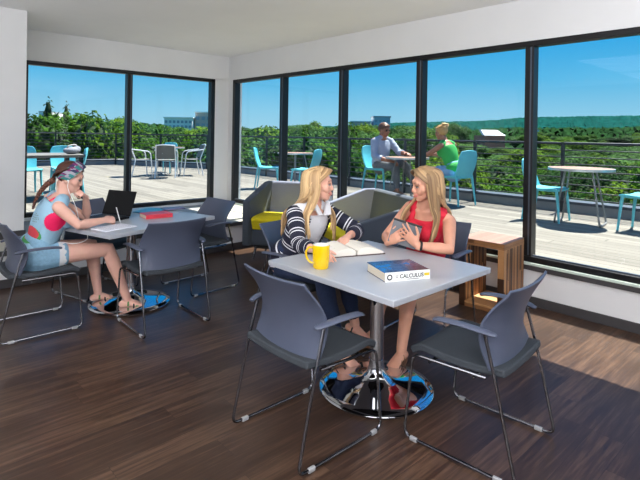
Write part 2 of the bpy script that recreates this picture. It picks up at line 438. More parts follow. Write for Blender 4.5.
# ------------------------------------------------------------------ sled chair (faces +y, origin on the floor)
def shell_pt(u, v):
    """u across 0..1, v up 0..1"""
    z = .462 + v * .372
    k = v
    y = -.192 - .02 * math.sin(k * PI) * -1.2 - .085 * k ** 1.5
    hw = .243 + .009 * math.sin(min(1, k / .45) * PI / 2) - .016 * max(0, (k - .45) / .55)
    x = (u - .5) * 2
    y += (.022 + .050 * math.sin(PI * min(1, k / .95)) ** 1.2) * abs(x) ** 2.4
    zz = z - .035 * (1 - k) ** 2 * (1 - x * x) * .8 - .007 * k ** 3 * (1 - x * x)
    return (x * hw, y, zz)
def make_chair(label, group):
    t = thing('sled_chair', label, 'chair', group=group)
    bm = BM()
    def f(u, v):
        x = (u - .5) * 2; y = -.235 + v * .475
        hw = .235 + .012 * math.sin(v * PI)
        z = .452 - .028 * math.sin(min(1, v * 1.1) * PI) * (1 - x * x * .6) + .012 * x * x - (.035 * max(0, (v - .82) / .18) ** 2)
        return (x * hw, y, z)
    sheet(bm, f, 14, 18, .034); obj('seat', bm, M_uph, t, bevel=.008)
    bm = BM(); sheet(bm, shell_pt, 18, 16, .012); obj('backrest', bm, M_shell, t, bevel=.003)
    for s in (-1, 1):
        x = s * .262
        pts = fillet([(s * .258, -.150, .632), (x, -.205, .43), (x, -.300, .012), (x, .255, .012), (x * .98, .215, .425), (x * .90, -.15, .422)], .045, 5)
        bm = BM(); tube(bm, pts, .0078, 8); fr = obj('sled_frame', bm, M_chrome, t)
        for y in (-.22, .2):
            bm = BM(); box(bm, (x, y, .0105), (.017, .04, .021)); obj('glide', bm, M_glide, fr, bevel=.004)
        bm = BM()
        pts = curve([(s * .250, -.195, .630), (s * .262, -.15, .638), (s * .268, -.04, .644), (s * .264, .06, .638), (s * .258, .095, .630)], 4)
        n = len(pts); tube(bm, pts, [(.016 + .012 * math.sin(min(1, i / (n * .35)) * PI / 2) - (.012 if i == n - 1 else 0), .009) for i in range(n)], 12, side=(1, 0, 0), round_caps=True)
        obj('armrest', bm, M_shell, t)
    for y in (-.10, .12):
        bm = BM(); tube(bm, [(-.262, y, .415), (.262, y, .415)], .0075, 8); obj('cross_bar', bm, M_chrome, t)
    return t
GC = 'sled chairs around the two tables'
chair = make_chair('empty grey chair at the front left of the near table, its back to us', GC)
chair.location = (-1.885, 1.695, 0); chair.rotation_euler = (0, 0, R(0))
def face(dx, dy): return math.atan2(dy, dx) - PI / 2
CH = [
 ((-1.28, 2.28), face(-.995, -.09), 'empty grey chair at the right end of the near table by the sunlit floor'),
 ((-3.74, 1.755), face(-1, .0), 'empty grey chair with its broad back facing the camera, in front of the far table'),
 ((-4.36, 2.42), face(.08, -1), 'empty grey chair at the corner end of the far table, under the two windows'),
 ((-4.84, 1.62), face(.95, .30), 'grey chair behind the open black laptop, only its back showing over the table'),
 ((-4.26, .98), face(0, 1), 'grey chair the girl in the light blue tank top sits on'),
 ((-2.79, 2.44), face(.97, .16), 'grey chair the woman in the striped cardigan sits on'),
 ((-2.22, 3.20), face(.12, -1), 'grey chair the woman in the red top sits on, beside the wooden side table'),
]
chairs = [chair]
for (x, y), rz, lab in CH: chairs.append(dup(chair, (x, y, 0), rz, lab))

# ------------------------------------------------------------------ pedestal tables
def make_table(label, loc, rz, lx, ly):
    t = thing('pedestal_table', label, 'table', loc, rz, 'white pedestal tables')
    bm = BM(); span(bm, (-lx / 2, -ly / 2, .708), (lx / 2, ly / 2, .74)); tp = obj('tabletop', bm, M_lam, t, smooth=True, bevel=.004)
    bm = BM(); tube(bm, [(0, 0, .06), (0, 0, .705)], .041, 24); obj('column', bm, M_mirror, t)
    bm = BM(); lathe(bm, [(.0, .008), (.335, .008), (.338, .014), (.333, .020), (.28, .027), (.2, .038), (.13, .053), (.085, .072), (.058, .10), (.046, .14), (.043, .18), (.0, .18)], 56); obj('trumpet_base', bm, M_mirror, t, angle=60)
    bm = BM(); lathe(bm, [(0, 0), (.325, 0), (.325, .009), (0, .009)], 40); obj('base_ring', bm, M_under, t)
    bm = BM(); box(bm, (0, 0, .697), (.5, .5, .012)); obj('mounting_plate', bm, M_under, t, bevel=.01)
    return t
table_near = make_table('white topped table in the foreground with the yellow mug and textbook on it', (-1.915, 2.25, 0), 0, .965, .90)
table_far = make_table('white topped table by the left window with the laptop and red book on it', (-4.30, 1.72, 0), R(16), .94, 1.10)

# ------------------------------------------------------------------ wooden side table (open cube of reclaimed strips)
M_strip = planks('reclaimed_strips', 2, .022, .9, [srgb(58, 36, 22), srgb(122, 80, 46), srgb(168, 116, 70)], gap=.002, rough=.5, grain=1.2, gapcol=srgb(40, 24, 14), bump=.3) if False else None
def strips(name, along, across, cols, width=.02):
    m = planks(name, 0, width, 1.3, cols, gap=.0016, rough=.5, grain=1.3, gapcol=srgb(52, 32, 18), bump=.3, wb=.75, wg=.35)
    nt = m.node_tree; N = nt.nodes; L = nt.links
    sp = next(n for n in N if n.type == 'SEPXYZ'); tc = next(n for n in N if n.type == 'TEX_COORD')
    s2 = N.new('ShaderNodeSeparateXYZ'); L.new(tc.outputs['Object'], s2.inputs[0]); cb = N.new('ShaderNodeCombineXYZ')
    L.new(s2.outputs[along], cb.inputs[0]); L.new(s2.outputs[across], cb.inputs[1]); L.new(cb.outputs[0], sp.inputs[0])
    return m
WC = [srgb(60, 36, 20), srgb(132, 86, 50), srgb(190, 140, 92)]
M_sv = strips('strip_wood_upright', 2, 1, WC); M_sf = strips('strip_wood_front', 0, 2, WC, .03); M_st = strips('strip_wood_top', 1, 0, [srgb(136, 100, 84), srgb(140, 104, 90), srgb(150, 114, 98)], .03)
t = thing('side_table', 'open wooden cube side table of reclaimed strips under the long window', 'side table', (-2.205, 4.165, 0), R(3))
W_, D_, H_ = .41, .42, .605
bm = BM(); span(bm, (-W_ / 2, -D_ / 2, H_ - .055), (W_ / 2, D_ / 2, H_ - .004)); obj('top_frame', bm, M_sf, t, smooth=False, bevel=.002)
bm = BM(); span(bm, (-W_ / 2, -D_ / 2, H_ - .004), (W_ / 2, D_ / 2, H_)); obj('top', bm, M_st, t, smooth=False)
for s in (-1, 1):
    bm = BM(); span(bm, (s * W_ / 2, -D_ / 2, 0), (s * (W_ / 2 - .055), D_ / 2, H_ - .055)); obj('side_panel', bm, M_sv, t, smooth=False, bevel=.002)
bm = BM(); span(bm, (-W_ / 2 + .055, -D_ / 2, 0), (W_ / 2 - .055, D_ / 2, .05)); obj('bottom_shelf', bm, M_sf, t, smooth=False, bevel=.002)

# ------------------------------------------------------------------ winged lounge armchairs
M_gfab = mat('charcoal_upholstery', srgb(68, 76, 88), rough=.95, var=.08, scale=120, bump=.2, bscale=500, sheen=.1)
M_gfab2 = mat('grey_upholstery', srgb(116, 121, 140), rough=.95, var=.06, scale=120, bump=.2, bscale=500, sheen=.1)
M_yel = mat('yellow_upholstery', srgb(206, 188, 6), rough=.85, var=.04, scale=60, bump=.15, bscale=500)
M_blackbase = mat('black_plinth', srgb(22, 22, 24), rough=.6)
def make_lounge(label, loc, rz, w=1.18, d=.66, flare=.10, right_low=False, backm=None, wingm=None):
    """faces -y; origin at the floor under the middle of the front edge"""
    t = thing('lounge_armchair', label, 'armchair', loc, rz, 'winged lounge armchairs with yellow seats')
    hw = w / 2; zb, zt = .17, .90
    bm = BM(); span(bm, (-hw + .03, .02, zb), (hw - .03, d - .05, .37)); obj('seat_base', bm, M_gfab, t, bevel=.02)
    bm = BM(); span(bm, (-hw + .06, .05, .13), (hw - .06, d - .06, zb)); obj('plinth', bm, M_blackbase, t, smooth=False)
    bm = BM()
    def f(u, v):
        x = (u - .5) * 2 * (hw - .06); y = -.06 + v * (d - .12)
        return (x, y, .452 + .03 * math.sin(u * PI) * math.sin(v * PI) - .02 * max(0, 1 - v * 5) ** 2)
    sheet(bm, f, 16, 10, .15); obj('seat_cushion', bm, M_yel, t, bevel=.02)
    bm = BM()
    prism(bm, [(-hw, d - .13, .24), (hw, d - .13, .24), (hw - .02, d - .03, zt), (-hw + .02, d - .03, zt)], (0, .09, 0))
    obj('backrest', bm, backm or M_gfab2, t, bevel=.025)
    for s in (-1, 1):
        fl = flare
        ztf = .70
        ztb = zt if not (right_low and s == 1) else .78
        poly = [(s * (hw + fl), -.05, zb), (s * hw, d - .02, zb), (s * (hw - .02), d + .04, ztb), (s * (hw - .04), d - .14, ztb), (s * (hw + fl), -.05, ztf)]
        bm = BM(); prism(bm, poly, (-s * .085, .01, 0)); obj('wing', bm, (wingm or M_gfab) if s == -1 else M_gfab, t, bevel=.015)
        for y in (.06, d - .08):
            bm = BM(); tube(bm, [(s * (hw - .08), y, .15), (s * (hw - .05), y - .02, 0.0)], [.016, .012], 10); obj('leg', bm, M_chrome, t)
    return t
make_lounge('grey winged lounge chair with yellow seat in the corner, left of the blonde in stripes', (-4.52, 3.62, 0), R(32), w=.92, d=.54, flare=.06)
make_lounge('grey winged lounge chair with yellow seat between the two seated women', (-3.58, 3.62, 0), R(-24), w=1.0, d=.58, right_low=True, backm=M_gfab, wingm=M_gfab2)  # back dark, one wing light: shade and light put into the fabric colours
# ------------------------------------------------------------------ things on the near table
M_mug = mat('yellow_glaze', srgb(240, 196, 12), rough=.2, var=.02, coat=.4)
M_mugin = mat('white_glaze', srgb(235, 232, 225), rough=.2, var=.01)
t = thing('mug', 'tall yellow mug with a white inside on the near table', 'mug', (-2.065, 1.925, .74), R(-150))
t.scale = (1.1, 1.1, 1.08)
bm = BM(); lathe(bm, [(0, 0), (.036, 0), (.041, .006), (.044, .06), (.0455, .122), (.0435, .124)], 32, caps=False); obj('body', bm, M_mug, t)
bm = BM(); lathe(bm, [(.0435, .124), (.0415, .118), (.040, .05), (.036, .012), (0, .01)], 32, caps=False); obj('inside', bm, M_mugin, t)
bm = BM(); tube(bm, curve([(.040, 0, .102), (.066, 0, .104), (.082, 0, .078), (.078, 0, .048), (.058, 0, .026), (.040, 0, .024)], 5), (.0075, .006), 10); obj('handle', bm, M_mug, t)

M_page = mat('paper', srgb(232, 226, 214), rough=.8, var=.03, scale=4)
M_pageedge = mat('page_edges', srgb(206, 196, 178), rough=.9, var=.12, scale=6, stretch=(1, 1, 160))
M_print = mat('printed_text', srgb(120, 116, 112), rough=.9)
M_covdark = mat('dark_book_cover', srgb(70, 46, 40), rough=.5)
t = thing('open_book', 'thick open book with white pages in front of the woman in stripes', 'book', (-2.235, 2.335, .74), R(68))
t.scale = (1, 1, 1.35)
bm = BM(); span(bm, (-.20, -.125, 0), (.20, .125, .004)); obj('cover', bm, M_covdark, t, smooth=False)
for s in (-1, 1):
    def top(u, v, s=s):
        x = .006 + u * .185; h = .012 + .026 * (math.sin(min(1, u * 2.4) * PI / 2)) * (1 - u) ** .7 + .012 * (1 - u)
        return (s * x, (v - .5) * .235, h)
    bm = BM(); n = 14
    A = [[bm.verts.new(top(i / n, j)) for j in (0, 1)] for i in range(n + 1)]; B = [[bm.verts.new((top(i / n, j)[0], top(i / n, j)[1], .004)) for j in (0, 1)] for i in range(n + 1)]
    for i in range(n):
        bm.faces.new((A[i][0], A[i + 1][0], A[i + 1][1], A[i][1])); bm.faces.new((B[i][0], B[i][1], B[i + 1][1], B[i + 1][0]))
        for j in (0, 1): bm.faces.new((A[i][j], B[i][j], B[i + 1][j], A[i + 1][j]))
    bm.faces.new((A[n][0], B[n][0], B[n][1], A[n][1])); bm.faces.new((A[0][0], A[0][1], B[0][1], B[0][0]))
    pg = obj('page_block', bm, M_page, t)
    bm = BM()
    for k in range(16):
        v = .1 + k * .05
        for (ua, ub) in ((.16, .9 - .25 * (k % 5 == 4)),):
            q = [bm.verts.new(V(top(u, v2)) + V(0, 0, .0008)) for u, v2 in ((ua, v), (ub, v), (ub, v + .018), (ua, v + .018))]
            bm.faces.new(q)
    obj('printed_lines', bm, M_print, pg, smooth=False)

def book(name, label, cat, loc, rz, w, d, h, cover, spine, group=None):
    """lies flat; spine along local x at y=-d/2"""
    t = thing(name, label, cat, loc, rz, group)
    bm = BM(); span(bm, (-w / 2 + .003, -d / 2 + .003, .003), (w / 2 - .003, d / 2 - .004, h - .003)); obj('page_block', bm, M_pageedge, t, smooth=False)
    bm = BM(); span(bm, (-w / 2, -d / 2 + .002, h - .003), (w / 2, d / 2, h)); obj('front_cover', bm, cover, t, smooth=False)
    bm = BM(); span(bm, (-w / 2, -d / 2 + .002, 0), (w / 2, d / 2, .003)); obj('back_cover', bm, cover, t, smooth=False)
    bm = BM(); span(bm, (-w / 2, -d / 2 - .002, 0), (w / 2, -d / 2 + .003, h)); sp_ = obj('spine', bm, spine, t, smooth=False, bevel=.0015)
    return t, sp_
M_calc = mat('blue_photo_cover', srgb(32, 74, 128), rough=.25, var=.75, scale=9, coat=.3)
nt = M_calc.node_tree; cr = next(n for n in nt.nodes if n.type == 'VALTORGB'); cr.color_ramp.elements[0].color = (*srgb(30, 112, 176), 1); cr.color_ramp.elements[1].color = (*srgb(24, 34, 66), 1)
q = cr.color_ramp.elements.new(.52); q.color = (*srgb(72, 66, 92), 1)
M_calcsp = mat('white_spine', srgb(232, 232, 228), rough=.3, var=.01)
M_ink = mat('black_ink', srgb(24, 26, 30), rough=.5); M_tagy = mat('yellow_tag', srgb(222, 190, 30), rough=.5)
spA = V(-1.642, 1.99, 0); spB = V(-1.535, 2.235, 0)
dirv = (spB - spA).normalized(); rz = math.atan2(dirv.y, dirv.x); nrm = V(-dirv.y, dirv.x, 0)
cc = (spA + spB) / 2 + nrm * .115
t, sp_ = book('textbook', 'thick blue covered calculus textbook with a white spine on the near table', 'book', (cc.x, cc.y, .74), rz, .268, .225, .050, M_calc, M_calcsp)
TM = Matrix.Translation((.0, -.225 / 2 - .0022, .025)) @ Matrix.Rotation(PI / 2, 4, 'X')
obj('title_lettering', text_bm('CALCULUS', .029, .0004, Matrix.Translation((.022, 0, 0)) @ TM, .0006), M_ink, sp_, smooth=False)
bm = BM()
for k in range(24):
    a0, a1 = 2 * PI * k / 24, 2 * PI * (k + 1) / 24
    P = lambda r, a: (-.108 + r * math.cos(a), -.225 / 2 - .0026, .025 + r * math.sin(a))
    bm.faces.new([bm.verts.new(P(r, a)) for r, a in ((.009, a0), (.016, a0), (.016, a1), (.009, a1))])
obj('round_emblem', bm, M_ink, sp_, smooth=False)
bm = BM(); box(bm, (.113, -.225 / 2 - .0022, .027), (.03, .001, .014)); obj('yellow_tag', bm, M_tagy, sp_, smooth=False)
for (px_, pz_, pw_) in ((-.066, .03, .018), (-.066, .022, .014), (.03, .0085, .07)):
    bm = BM(); box(bm, (px_, -.225 / 2 - .0022, pz_), (pw_, .001, .0035)); obj('small_print', bm, M_print, sp_, smooth=False)

# ------------------------------------------------------------------ things on the far table
M_lap = mat('black_laptop_plastic', srgb(12, 12, 15), rough=.55, spec=.2, var=.05)
M_keys = mat('laptop_keys', srgb(40, 40, 44), rough=.5)
M_screen = mat('laptop_screen', srgb(10, 11, 14), rough=.3, spec=.2)
t = thing('laptop', 'open black laptop in front of the writing girl on the far table', 'laptop', (-4.42, 1.535, .74), face(-.45, 1))
# local: hinge along x at y=+.12, user on -y
bm = BM(); span(bm, (-.165, -.12, 0), (.165, .12, .018)); obj('base', bm, M_lap, t, bevel=.004)
bm = BM()
for r_ in range(5):
    for c_ in range(13): box(bm, (-.138 + c_ * .023, .075 - r_ * .024, .019), (.019, .019, .003))
obj('keyboard', bm, M_keys, t, smooth=False)
bm = BM(); q = Matrix.Rotation(R(-20), 3, 'X'); box(bm, V(0, .12, .016) + q @ V(0, .004, .115), (.33, .010, .225), q); lid = obj('lid', bm, M_lap, t, bevel=.004)
bm = BM(); box(bm, V(0, .12, .016) + q @ V(0, -.0012, .118), (.30, .001, .19), q); obj('screen', bm, M_screen, lid, smooth=False)
M_red = mat('red_book_cover', srgb(206, 52, 66), rough=.4, var=.08); M_redsp = mat('red_spine', srgb(214, 62, 76), rough=.4, var=.05)
ca = V(-4.19, 1.80, 0); cb_ = V(-4.17, 2.05, 0); dv = (cb_ - ca).normalized(); nn = V(-dv.y, dv.x, 0); c_ = (ca + cb_) / 2 + nn * .09
t, sp_ = book('hardback_book', 'red hardback book lying on the far table', 'book', (c_.x, c_.y, .74), math.atan2(dv.y, dv.x), .24, .18, .035, M_red, M_redsp)
M_teal = mat('teal_magazine_cover', srgb(60, 138, 170), rough=.35, var=.4, scale=14)
M_mag2 = mat('plum_magazine_cover', srgb(110, 96, 122), rough=.35, var=.5, scale=16)
def flat(name, label, cat, loc, rz, w, d, h, m, group=None):
    bm = BM()
    def f(u, v): return ((u - .5) * w, (v - .5) * d, h / 2 + .004 * math.sin(u * PI) * (v))
    sheet(bm, f, 8, 6, h); o = obj(name, bm, m, None); o.location = loc; o.rotation_euler = (0, 0, rz); return tag(o, label, cat, group)
flat('magazine', 'teal magazine lying behind the red book', 'magazine', (-4.60, 2.03, .741), R(30), .21, .28, .010, M_teal)
flat('brochure', 'plum and cream brochure at the right of the teal magazine', 'brochure', (-4.56, 2.235, .752), R(-5), .15, .2, .008, M_mag2)
t = thing('notebook', 'lined paper notebook under the writing hand of the girl', 'notebook', (-3.975, 1.45, .74), R(16))
bm = BM(); span(bm, (-.10, -.14, 0), (.10, .14, .006)); obj('page_stack', bm, mat('white_paper', srgb(226, 228, 236), rough=.8, var=.02), t, smooth=False)
bm = BM()
for k in range(14): box(bm, (0.005, -.12 + k * .018, .0062), (.17, .0022, .0004))
obj('handwriting', bm, mat('blue_grey_ink', srgb(130, 134, 160), rough=.8), t, smooth=False)
# ------------------------------------------------------------------ people
def skin(name, c): 
    return mat(name, c, rough=.5, var=.05, scale=14, sss=.12, spec=.35)
M_eye_w = mat('eye_white', srgb(160, 150, 146), rough=.2, var=.0); M_iris = mat('iris', srgb(70, 80, 90), rough=.15)
M_lip = mat('lips', srgb(186, 88, 86), rough=.4); M_teeth = mat('teeth', srgb(236, 232, 224), rough=.25)
M_nail = mat('nail_polish', srgb(190, 60, 70), rough=.3)

def hair_mat(name, a, b_):
    m = mat(name, a, rough=.45, spec=.35)
    nt = m.node_tree; N = nt.nodes; L = nt.links; b = N['Principled BSDF']
    uv = N.new('ShaderNodeUVMap'); mp = N.new('ShaderNodeMapping'); mp.inputs['Scale'].default_value = (26, 2.2, 1); L.new(uv.outputs[0], mp.inputs[0])
    gi = N.new('ShaderNodeNewGeometry')
    nz = N.new('ShaderNodeTexNoise'); nz.noise_dimensions = '4D'; nz.inputs['Scale'].default_value = 1.0; nz.inputs['Detail'].default_value = 5; L.new(mp.outputs[0], nz.inputs['Vector'])
    ml = N.new('ShaderNodeMath'); ml.operation = 'MULTIPLY'; ml.inputs[1].default_value = 30; L.new(gi.outputs['Random Per Island'], ml.inputs[0]); L.new(ml.outputs[0], nz.inputs['W'])
    mx = N.new('ShaderNodeMath'); mx.operation = 'MULTIPLY_ADD'; mx.inputs[1].default_value = .5; L.new(gi.outputs['Random Per Island'], mx.inputs[0])
    m3 = N.new('ShaderNodeMath'); m3.operation = 'MULTIPLY'; m3.inputs[1].default_value = .6; L.new(nz.outputs['Fac'], m3.inputs[0]); L.new(m3.outputs[0], mx.inputs[2])
    rp = N.new('ShaderNodeValToRGB'); e = rp.color_ramp.elements; e[0].position = .22; e[0].color = (*a, 1); e[1].position = .75; e[1].color = (*b_, 1)
    L.new(mx.outputs[0], rp.inputs['Fac']); L.new(rp.outputs['Color'], b.inputs['Base Color'])
    bp = N.new('ShaderNodeBump'); bp.inputs['Strength'].default_value = .5; bp.inputs['Distance'].default_value = .004
    L.new(nz.outputs['Fac'], bp.inputs['Height']); L.new(bp.outputs['Normal'], b.inputs['Normal'])
    return m

def patch(src, test, off=.003):
    """the faces of a garment whose centres pass the test, lifted off by a hair: prints and insets"""
    me = src.data; o_ = src.location + (src.parent.location if src.parent else V(0, 0, 0)); bm = BM(); mp = {}
    for p in me.polygons:
        if not test(o_ + p.center): continue
        vs = []
        for i in p.vertices:
            if i not in mp: mp[i] = bm.verts.new(o_ + me.vertices[i].co + me.vertices[i].normal * off)
            vs.append(mp[i])
        bm.faces.new(vs)
    return bm

def inell(fr, c, r):
    def t(p):
        d = p - fr.p(*c); return sum((d.dot(a) / q) ** 2 for a, q in zip((fr.r, fr.f, fr.u), r)) < 1
    return t

class Fr:
    """a frame: origin, right, forward, up"""
    def __init__(s, o, f, up=(0, 0, 1), roll=0):
        s.o = V(o); s.f = V(f).normalized(); s.r = s.f.cross(V(up)).normalized(); s.u = s.r.cross(s.f).normalized()
        if roll:
            q = Quaternion(s.f, roll); s.r = q @ s.r; s.u = q @ s.u
    def p(s, x, y, z): return s.o + s.r * x + s.f * y + s.u * z
    def d(s, x, y, z): return s.r * x + s.f * y + s.u * z
    @property
    def rot(s): return Matrix((s.r, s.f, s.u)).transposed()

def ik(a, b, l1, l2, pole):
    a = V(a); b = V(b); d = b - a; L_ = min(d.length, (l1 + l2) * .999); n = d.normalized()
    x = (l1 * l1 - l2 * l2 + L_ * L_) / (2 * L_); h = math.sqrt(max(l1 * l1 - x * x, 0))
    p = V(pole); p = (p - n * p.dot(n)).normalized()
    return a + n * x + p * h, a + n * L_

def hand(bm, W, d, n, right, curl=.35, s=1.0, curls=None, spread=.06, thumb=(.55, .75, .25)):
    """fingers as separate bent chains on a palm; d wrist->fingers, n the way the palm faces; returns fingertips"""
    d = V(d).normalized(); n = V(n); n = (n - d * n.dot(d)).normalized(); t = d.cross(n) * (1 if right else -1)
    tube(bm, [W - d * .02 * s, W + d * .015 * s, W + d * .05 * s, W + d * .084 * s], [(.024 * s, .019 * s), (.029 * s, .018 * s), (.038 * s, .0155 * s), (.038 * s, .0125 * s)], 12, side=t, round_caps=True)
    tips = []
    for i, (off, base, ln, r) in enumerate(((.029, .080, .072, .0088), (.0098, .086, .080, .009), (-.0098, .083, .074, .0086), (-.028, .075, .058, .0078))):
        c = (curls[i] if curls else curl)
        p = W + d * base * s * .9 + t * off * s; a = 0; pts = [p]; dd = (d + t * spread * (1.5 - i)).normalized()
        for k, fr in enumerate((.12, .42, .28, .22)):
            a += 0 if k == 0 else c * (1, 1.15, .8)[k - 1]
            v = dd * math.cos(a) + n * math.sin(a)
            pts.append(pts[-1] + v * (ln + .012) * fr * s)
        tube(bm, pts, [r * s, r * s, r * .96 * s, r * .88 * s, r * .72 * s], 8, round_caps=True)
        tips.append(pts[-1])
    p = W + d * .022 * s + t * .026 * s; v = (d * thumb[0] + t * thumb[1] + n * thumb[2]).normalized()
    p2 = p + v * .036 * s; v2 = (v * .55 + d * .6 + n * .12).normalized(); p3 = p2 + v2 * .03 * s; v3 = (v2 + d * .35 + n * .15).normalized()
    tube(bm, [p - v * .012 * s, p, p2, p3, p3 + v3 * .024 * s], [.014 * s, .0135 * s, .0108 * s, .0102 * s, .0078 * s], 8, round_caps=True)
    tips.append(p3 + v3 * .024 * s)
    return tips

def head(bm, h, s=1.0, male=False, smile=False):
    """h: frame at eye level in the middle of the head"""
    E = lambda c, r: ell(bm, h.p(*[q * s for q in c]), [q * s for q in r], h.rot)
    E((0, -.012, .038), (.074, .094, .082)); E((0, .018, -.002), (.066, .070, .075)); E((0, .030, -.045), (.054 + .006 * male, .058, .058))
    E((0, .058, -.088), (.026 + .005 * male, .026, .021)); E((0, .045, -.070), (.041 + .005 * male, .040, .033))
    E((0, .078, -.058), (.026, .019, .018)); E((0, .078, .034), (.048, .016, .020))
    for x in (-1, 1):
        E((x * .034, .062, -.026), (.026, .022, .028)); E((x * .075, -.006, -.012), (.011, .020, .031)); E((x * .053, .050, -.01), (.018, .03, .03))
        tube(bm, [h.p(x * .012 * s, .084 * s, .024 * s), h.p(x * .034 * s, .079 * s, .029 * s), h.p(x * .054 * s, .060 * s, .020 * s)], .0065 * s, 8, round_caps=True)
        E((x * .012, .094, -.030), (.0085, .010, .0075))
    tube(bm, [h.p(0, .084 * s, .020 * s), h.p(0, .091 * s, .0), h.p(0, .100 * s, -.020 * s), h.p(0, .102 * s, -.026 * s)], [(.0085 * s, .009 * s), (.009 * s, .010 * s), (.0115 * s, .011 * s), (.010 * s, .009 * s)], 10, round_caps=True)
    E((0, .092, -.052), (.020, .0085, .0055)); E((0, .090, -.064), (.017, .0085, .006))

def face_bits(h, s, parent, off, brow, smile=False, glasses=False):
    def ob(name, bm, m): 
        bmesh.ops.translate(bm, verts=bm.verts[:], vec=-off); return obj(name, bm, m, parent)
    P = lambda x, y, z: h.p(x * s, y * s, z * s)
    for x in (-1, 1):
        bm = BM(); ell(bm, P(x * .0315, .0755, .006), [.0115 * s, .0108 * s, .0062 * s], h.rot, 12, 8); e_ = ob('eye', bm, M_eye_w)
        bm = BM(); ell(bm, P(x * .0315, .0832, .006), [.0062 * s, .0048 * s, .0058 * s], h.rot, 10, 6); ob('iris', bm, M_iris).parent = e_
        bm = BM(); tube(bm, [P(x * .018, .0865, .013), P(x * .032, .0862, .0165), P(x * .046, .0765, .012)], .0028 * s, 6); ob('eyelash', bm, brow)
        bm = BM(); tube(bm, [P(x * .013, .0905, .0325), P(x * .030, .0885, .0385), P(x * .050, .0735, .032)], [(.003 * s, .0024 * s), (.0034 * s, .0026 * s), (.002 * s, .002 * s)], 8, round_caps=True); ob('eyebrow', bm, brow)
    bm = BM()
    w_ = .033 if smile else .023; up = .006 if smile else 0
    for z, r in ((-.0535, .003), (-.0625 - .002 * smile, .0036)):
        tube(bm, [P(-w_, .069, -.057 + up), P(-w_ * .55, .0895, z + up * .4), P(0, .0985, z - .0004), P(w_ * .55, .0895, z + up * .4), P(w_, .069, -.057 + up)], [.0015 * s, r * s, r * s, r * s, .0015 * s], 8)
    ob('lips', bm, M_lip)
    if smile:
        bm = BM(); tube(bm, [P(-w_ * .7, .081, -.0555), P(0, .0978, -.0575), P(w_ * .7, .081, -.0555)], [(.002 * s, .002 * s), (.0045 * s, .0062 * s), (.002 * s, .002 * s)], 8, side=h.f); ob('teeth', bm, M_teeth)

def limb(bm, pts, rad, seg=14, **k):
    tube(bm, pts, rad, seg, round_caps=True, **k)

